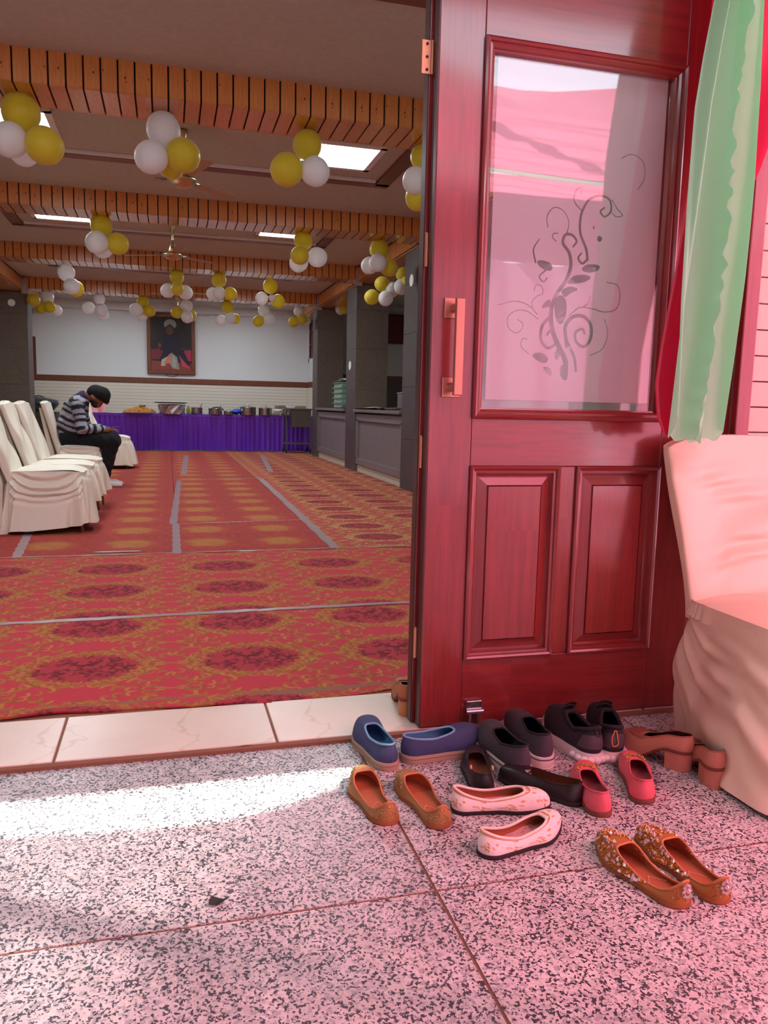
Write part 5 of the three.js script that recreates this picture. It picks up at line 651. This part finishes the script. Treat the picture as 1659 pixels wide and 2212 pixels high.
// tan block heels, one pair outside and one shoe on the threshold
{
  const o = { L: 0.238, W: 0.082, Wh: 0.06, Ww: 0.064, sole: 0.008, rise: 0.052, hSide: 0.036, hHeel: 0.044, hThroat: 0.056, throat: 0.6, rimP: 0.42, rimF: 0.85, toeH: 0.04, spring: 0.005, toeP: 2.4, heelEnd: 0.27, taper: 0.95 };
  const m = { upper: dbl(0xbd7a64, 0.55), lining: dbl(0x4a2622, 0.8), rim: dbl(0xa86656, 0.6), rimR: 0.0018, sole: std(0x7a4034, 0.7), heel: std(0xbb7660, 0.6) };
  const ex = (t, s) => { mesh('strap', sheet(24, 4, (u, v) => { const p = s.surf(0)(lerp(-0.17, 0.17, u) + 1, 0.62 + 0.3 * v); return [p[0] * 1.03, p[1] + 0.003, p[2]]; }), dbl(0xa05a48, 0.5), t); };
  shoe('block_heel_loafer', 'tan block heel loafer next to the pink flats', 'shoe', [1.356, -1.905], -26, { ...o, side: -1 }, m, ex, 'tan block heels'); shoe('block_heel_loafer', 'tan block heel loafer half under the peach chair cover', 'shoe', [1.438, -1.805], 14, o, m, ex, 'tan block heels');
  shoe('block_heel_loafer', 'tan heeled shoe on the marble threshold by the door edge', 'shoe', [0.752, -2.425], 12, { ...o, lift: 0.014 }, { ...m, upper: dbl(0xb06a42, 0.6), heel: std(0xc4824e, 0.6) }, ex, 'shoe on the threshold');
}
// black leather flats
{
  const o = { L: 0.236, W: 0.082, Wh: 0.062, Ww: 0.066, sole: 0.012, hSide: 0.03, hHeel: 0.046, hThroat: 0.034, throat: 0.7, toeH: 0.032, toeC: 0.4, toeP: 1.9, spring: 0.004, heelPow: 1.2 };
  const m = { upper: dbl(0x201a1c, 0.42), lining: dbl(0x7c4a32, 0.75), rim: dbl(0x1c1618, 0.5), rimR: 0.0016, sole: std(0x2a1f1f, 0.7) };
  const ex = (tab) => (t, s) => { if (tab) for (const d of [-1, 1]) mesh('lining_tab', new THREE.SphereGeometry(0.007, 10, 8).scale(0.5, 1, 1.4).translate(d * 0.029, 0.046, 0.05), dbl(0xd8a878, 0.7), t); mesh('low_heel', s.heelG(0, 0.26, 0.96), m.sole, t); };
  shoe('ballet_flat', 'black leather flat standing upright between the navy and white shoes', 'shoe', [0.812, -1.908], 15, { ...o, side: -1 }, m, ex(true), 'black flats'); shoe('ballet_flat', 'black leather flat lying behind the white printed flats', 'shoe', [0.938, -1.79], -37, o, m, ex(false), 'black flats');
}
// coral flats with a chain
{
  const o = { L: 0.245, W: 0.084, Wh: 0.064, Ww: 0.066, sole: 0.014, hSide: 0.03, hHeel: 0.05, hThroat: 0.036, throat: 0.66, toeH: 0.032, toeC: 0.38, spring: 0.004, heelPow: 1.1 };
  const m = { upper: dbl(0xd9606a, 0.75, { bumpMap: tFine, bumpScale: 0.001 }), lining: dbl(0xb0525a, 0.8), rim: dbl(0xcc5862, 0.7), rimR: 0.0026, sole: std(0x7d4638, 0.7) };
  const ex = (t, s) => { const ls = []; for (let i = 0; i < 9; i++) { const u = lerp(-0.1, 0.1, i / 8) + 1, T = s.surf(0)(u % 1, 0.86); ls.push(new THREE.TorusGeometry(0.0042, 0.0016, 6, 12).rotateX(Math.PI / 2 + (i % 2) * 0.7).rotateY(i).translate(T[0], T[1] + 0.003, T[2] - 0.002)); } const c = mesh('gold_chain', ls, std(0xd9b25a, 0.3, { metalness: 0.9 }), t); c.userData.kind = 'stuff'; mesh('low_heel', s.heelG(0, 0.27, 0.95), m.sole, t); };
  shoe('chain_flat', 'coral pink flat with a gold chain, beside the black flat', 'shoe', [1.062, -1.745], 17, { ...o, side: -1 }, m, ex, 'coral flats'); shoe('chain_flat', 'coral pink flat with a gold chain, beside the tan block heel', 'shoe', [1.215, -1.775], 24, o, m, ex, 'coral flats');
}
// white printed flats
{
  const print = canvasTex(256, 256, (c, w, h) => { c.fillStyle = '#f2e2da'; c.fillRect(0, 0, w, h); const r = rng(12); for (let k = 0; k < 260; k++) { c.strokeStyle = 'rgba(196,140,140,.55)'; c.lineWidth = 1.2; const x = r() * w, y = r() * h, a = r() * 6.3; c.beginPath(); c.moveTo(x, y); c.quadraticCurveTo(x + 5 * Math.cos(a), y + 5 * Math.sin(a), x + 8 * Math.cos(a + 0.7), y + 8 * Math.sin(a + 0.7)); c.stroke(); } for (let k = 0; k < 40; k++) { c.fillStyle = k % 2 ? 'rgba(196,150,88,.85)' : 'rgba(206,160,110,.7)'; c.save(); c.translate(r() * w, r() * h); c.rotate(r() * 6.3); c.beginPath(); c.moveTo(-12, 0); c.bezierCurveTo(-6, -10, 8, -10, 12, 2); c.bezierCurveTo(4, 10, -6, 9, -12, 0); c.fill(); c.restore(); } });
  const o = { L: 0.25, W: 0.084, Wh: 0.062, Ww: 0.066, sole: 0.01, hSide: 0.024, hHeel: 0.052, hThroat: 0.038, throat: 0.74, toeH: 0.032, toeC: 0.42, toeP: 1.8, spring: 0.005, heelPow: 1.6, rimP: 0.5 };
  const m = { upper: dbl(0xffffff, 0.8, { map: rep(print, 0.9, 0.9) }), lining: dbl(0xa8623e, 0.8), insole: dbl(0xe8d2d6, 0.8, { map: rep(print, 1, 1) }), rim: dbl(0xf0d6c8, 0.7), rimR: 0.0034, sole: std(0x2d2224, 0.8) };
  const ex = (tab) => (t, s) => { mesh('gold_piping', tube(Array.from({ length: 30 }, (_, i) => { const p = s.surf(0)(i / 30, 0.86); return [p[0] * 1.02, p[1], p[2] * 1.005]; }), 0.0014, 80, true, 5), std(0xc79a5c, 0.5, { metalness: 0.3 }), t); if (tab) mesh('brand_tab', bx(0.0015, 0.014, 0.012, -0.0275, 0.04, 0.098), std(0x6a2030, 0.7), t); };
  shoe('printed_flat', 'white gold printed flat in the middle of the shoes, toe by the black flat', 'shoe', [0.797, -1.726], 99, { ...o, side: -1 }, m, ex(false), 'white printed flats'); shoe('printed_flat', 'white gold printed flat in front of its pair, with a red heel tab', 'shoe', [0.785, -1.575], 73, o, m, ex(true), 'white printed flats');
}
// embroidered juttis
{
  const gold = canvasTex(256, 256, (c, w, h) => { c.fillStyle = '#9a6a34'; c.fillRect(0, 0, w, h); const r = rng(31); for (let k = 0; k < 900; k++) { c.strokeStyle = ['rgba(214,170,96,.8)', 'rgba(120,76,36,.7)', 'rgba(232,200,140,.7)', 'rgba(170,116,58,.8)'][k % 4]; c.lineWidth = 2; const x = r() * w, y = r() * h, a = Math.floor(y / 22) % 2 ? 0.9 : -0.9; c.beginPath(); c.moveTo(x, y); c.lineTo(x + 9 * Math.cos(a), y + 9 * Math.sin(a)); c.stroke(); } for (let k = 0; k < 12; k++) { c.strokeStyle = 'rgba(206,166,150,.8)'; c.lineWidth = 3; c.beginPath(); for (let x = 0; x <= w; x += 16) c.lineTo(x, k * 22 + (x / 16) % 2 * 9); c.stroke(); } });
  const o = { L: 0.25, W: 0.09, Wh: 0.068, Ww: 0.068, sole: 0.008, hSide: 0.013, hHeel: 0.05, hThroat: 0.042, throat: 0.78, toeH: 0.034, toeC: 0.36, toeP: 1.9, spring: 0.004, heelPow: 3.6, rimP: 0.36, rimF: 0.86 };
  const leather = dbl(0xb4623a, 0.65), m = { upper: dbl(0xffffff, 0.55, { map: rep(gold, 1.5, 1.5), metalness: 0.25 }), lining: leather, insole: dbl(0xb86842, 0.7), rim: dbl(0xc47a4c, 0.6), rimR: 0.0026, sole: std(0x9a5a34, 0.7) };
  const stitch = (t) => { const g = mesh('insole_stitch', merge(Array.from({ length: 12 }, (_, i) => { const k = i % 6, d = i < 6 ? 1 : -1; return bx(0.0012, 0.0008, 0.005).rotateY(d * 0.7).translate(d * k * 0.0042, 0.0112, 0.03 + k * 0.005 - (i < 6 ? 0 : 0.002)); })), std(0xe8c8a0, 0.6), t); g.userData.kind = 'stuff'; };
  const ex = (t, s) => { stitch(t); const sq = []; for (let i = 0; i < 60; i++) { const u = (i % 2 ? 0.5 + (hash(i, 1, 7) - 0.5) * 0.26 : (hash(i, 2, 7) - 0.5) * 0.4 + 1) % 1, p = s.surf(0)(u, 0.15 + 0.65 * hash(i, 3, 7)); sq.push(new THREE.OctahedronGeometry(0.0028).translate(p[0], p[1] + 0.001, p[2])); } const q = mesh('sequins', sq, std(0xd8b070, 0.25, { metalness: 0.9 }), t); q.userData.kind = 'stuff'; };
  shoe('embroidered_jutti', 'gold embroidered jutti at the tip of the sunlit strip', 'shoe', [0.492, -1.835], -5, { ...o, side: -1 }, m, ex, 'gold juttis'); shoe('embroidered_jutti', 'gold embroidered jutti beside the white printed flats', 'shoe', [0.608, -1.79], -6, o, m, ex, 'gold juttis');
  const m2 = { ...m, upper: dbl(0xa8682e, 0.6), insole: dbl(0xb05c3c, 0.7) }, o2 = { ...o, L: 0.262, W: 0.092, throat: 0.66, toeC: 0.46, toeP: 1.7 };
  const gems = (seed) => (t, s) => {
    stitch(t); const a = [], b = [], r = rng(seed);
    for (let i = 0; i < 640; i++) { const u = ((r() - 0.5) * 0.56 + 1) % 1, v = 0.08 + 0.8 * r(), p = s.surf(0)(u, v), sz = 0.0018 + r() * 0.0022; (i % 5 ? a : b).push(new THREE.OctahedronGeometry(i % 5 ? sz : sz * 1.5).rotateY(r() * 3).translate(p[0] * 1.01, p[1] + 0.0012, p[2])); }
    for (let k = 0; k < 9; k++) { const an = (k / 8) * 6.283, cu = 0.5 + (k ? 0.028 * Math.cos(an) : 0), cv = 0.55 + (k ? 0.26 * Math.sin(an) : 0), p = s.surf(0)(cu, cv); b.push(new THREE.OctahedronGeometry(k ? 0.005 : 0.0065).translate(p[0] * 1.02, p[1], p[2] + 0.002)); }
    for (let k = 0; k < 60; k++) { const p = s.surf(0)(0.42 + 0.16 * r(), 0.15 + 0.7 * r()); (k % 4 ? a : b).push(new THREE.OctahedronGeometry(0.0018).translate(p[0] * 1.02, p[1], p[2] + 0.001)); }
    mesh('gold_beads', a, std(0xd09a4a, 0.25, { metalness: 0.9 }), t).userData.kind = 'stuff'; mesh('crystal_stones', b, phy(0xf4ecf0, 0.08, { metalness: 0.55, clearcoat: 1 }), t).userData.kind = 'stuff';
  };
  shoe('beaded_jutti', 'tan jutti with a beaded toe and crystal heel, nearer the middle slab', 'shoe', [0.978, -1.395], -12, { ...o2, side: -1 }, m2, gems(3), 'beaded juttis'); shoe('beaded_jutti', 'tan jutti with a beaded toe and crystal heel, nearer the peach chair', 'shoe', [1.078, -1.39], -6, o2, m2, gems(9), 'beaded juttis');
}
// small dead leaf on the porch
{ const g = sheet(10, 8, (u, v) => { const a = u * 6.283, q = 1 - v; return [Math.cos(a) * 0.02 * q * (1 + 0.3 * Math.sin(3 * a)), 0.003 + 0.006 * q * (1 + Math.sin(a * 2 + 0.6)) + 0.004 * (1 - q), Math.sin(a) * 0.011 * q]; }); const m = mesh('dead_leaf', g, std(0x22241f, 0.8, { side: THREE.DoubleSide })); m.position.set(0.086, 0.001, -1.498); tag(m, 'small dark dead leaf on the speckled granite', 'leaf'); }

renderer.render(scene, camera);
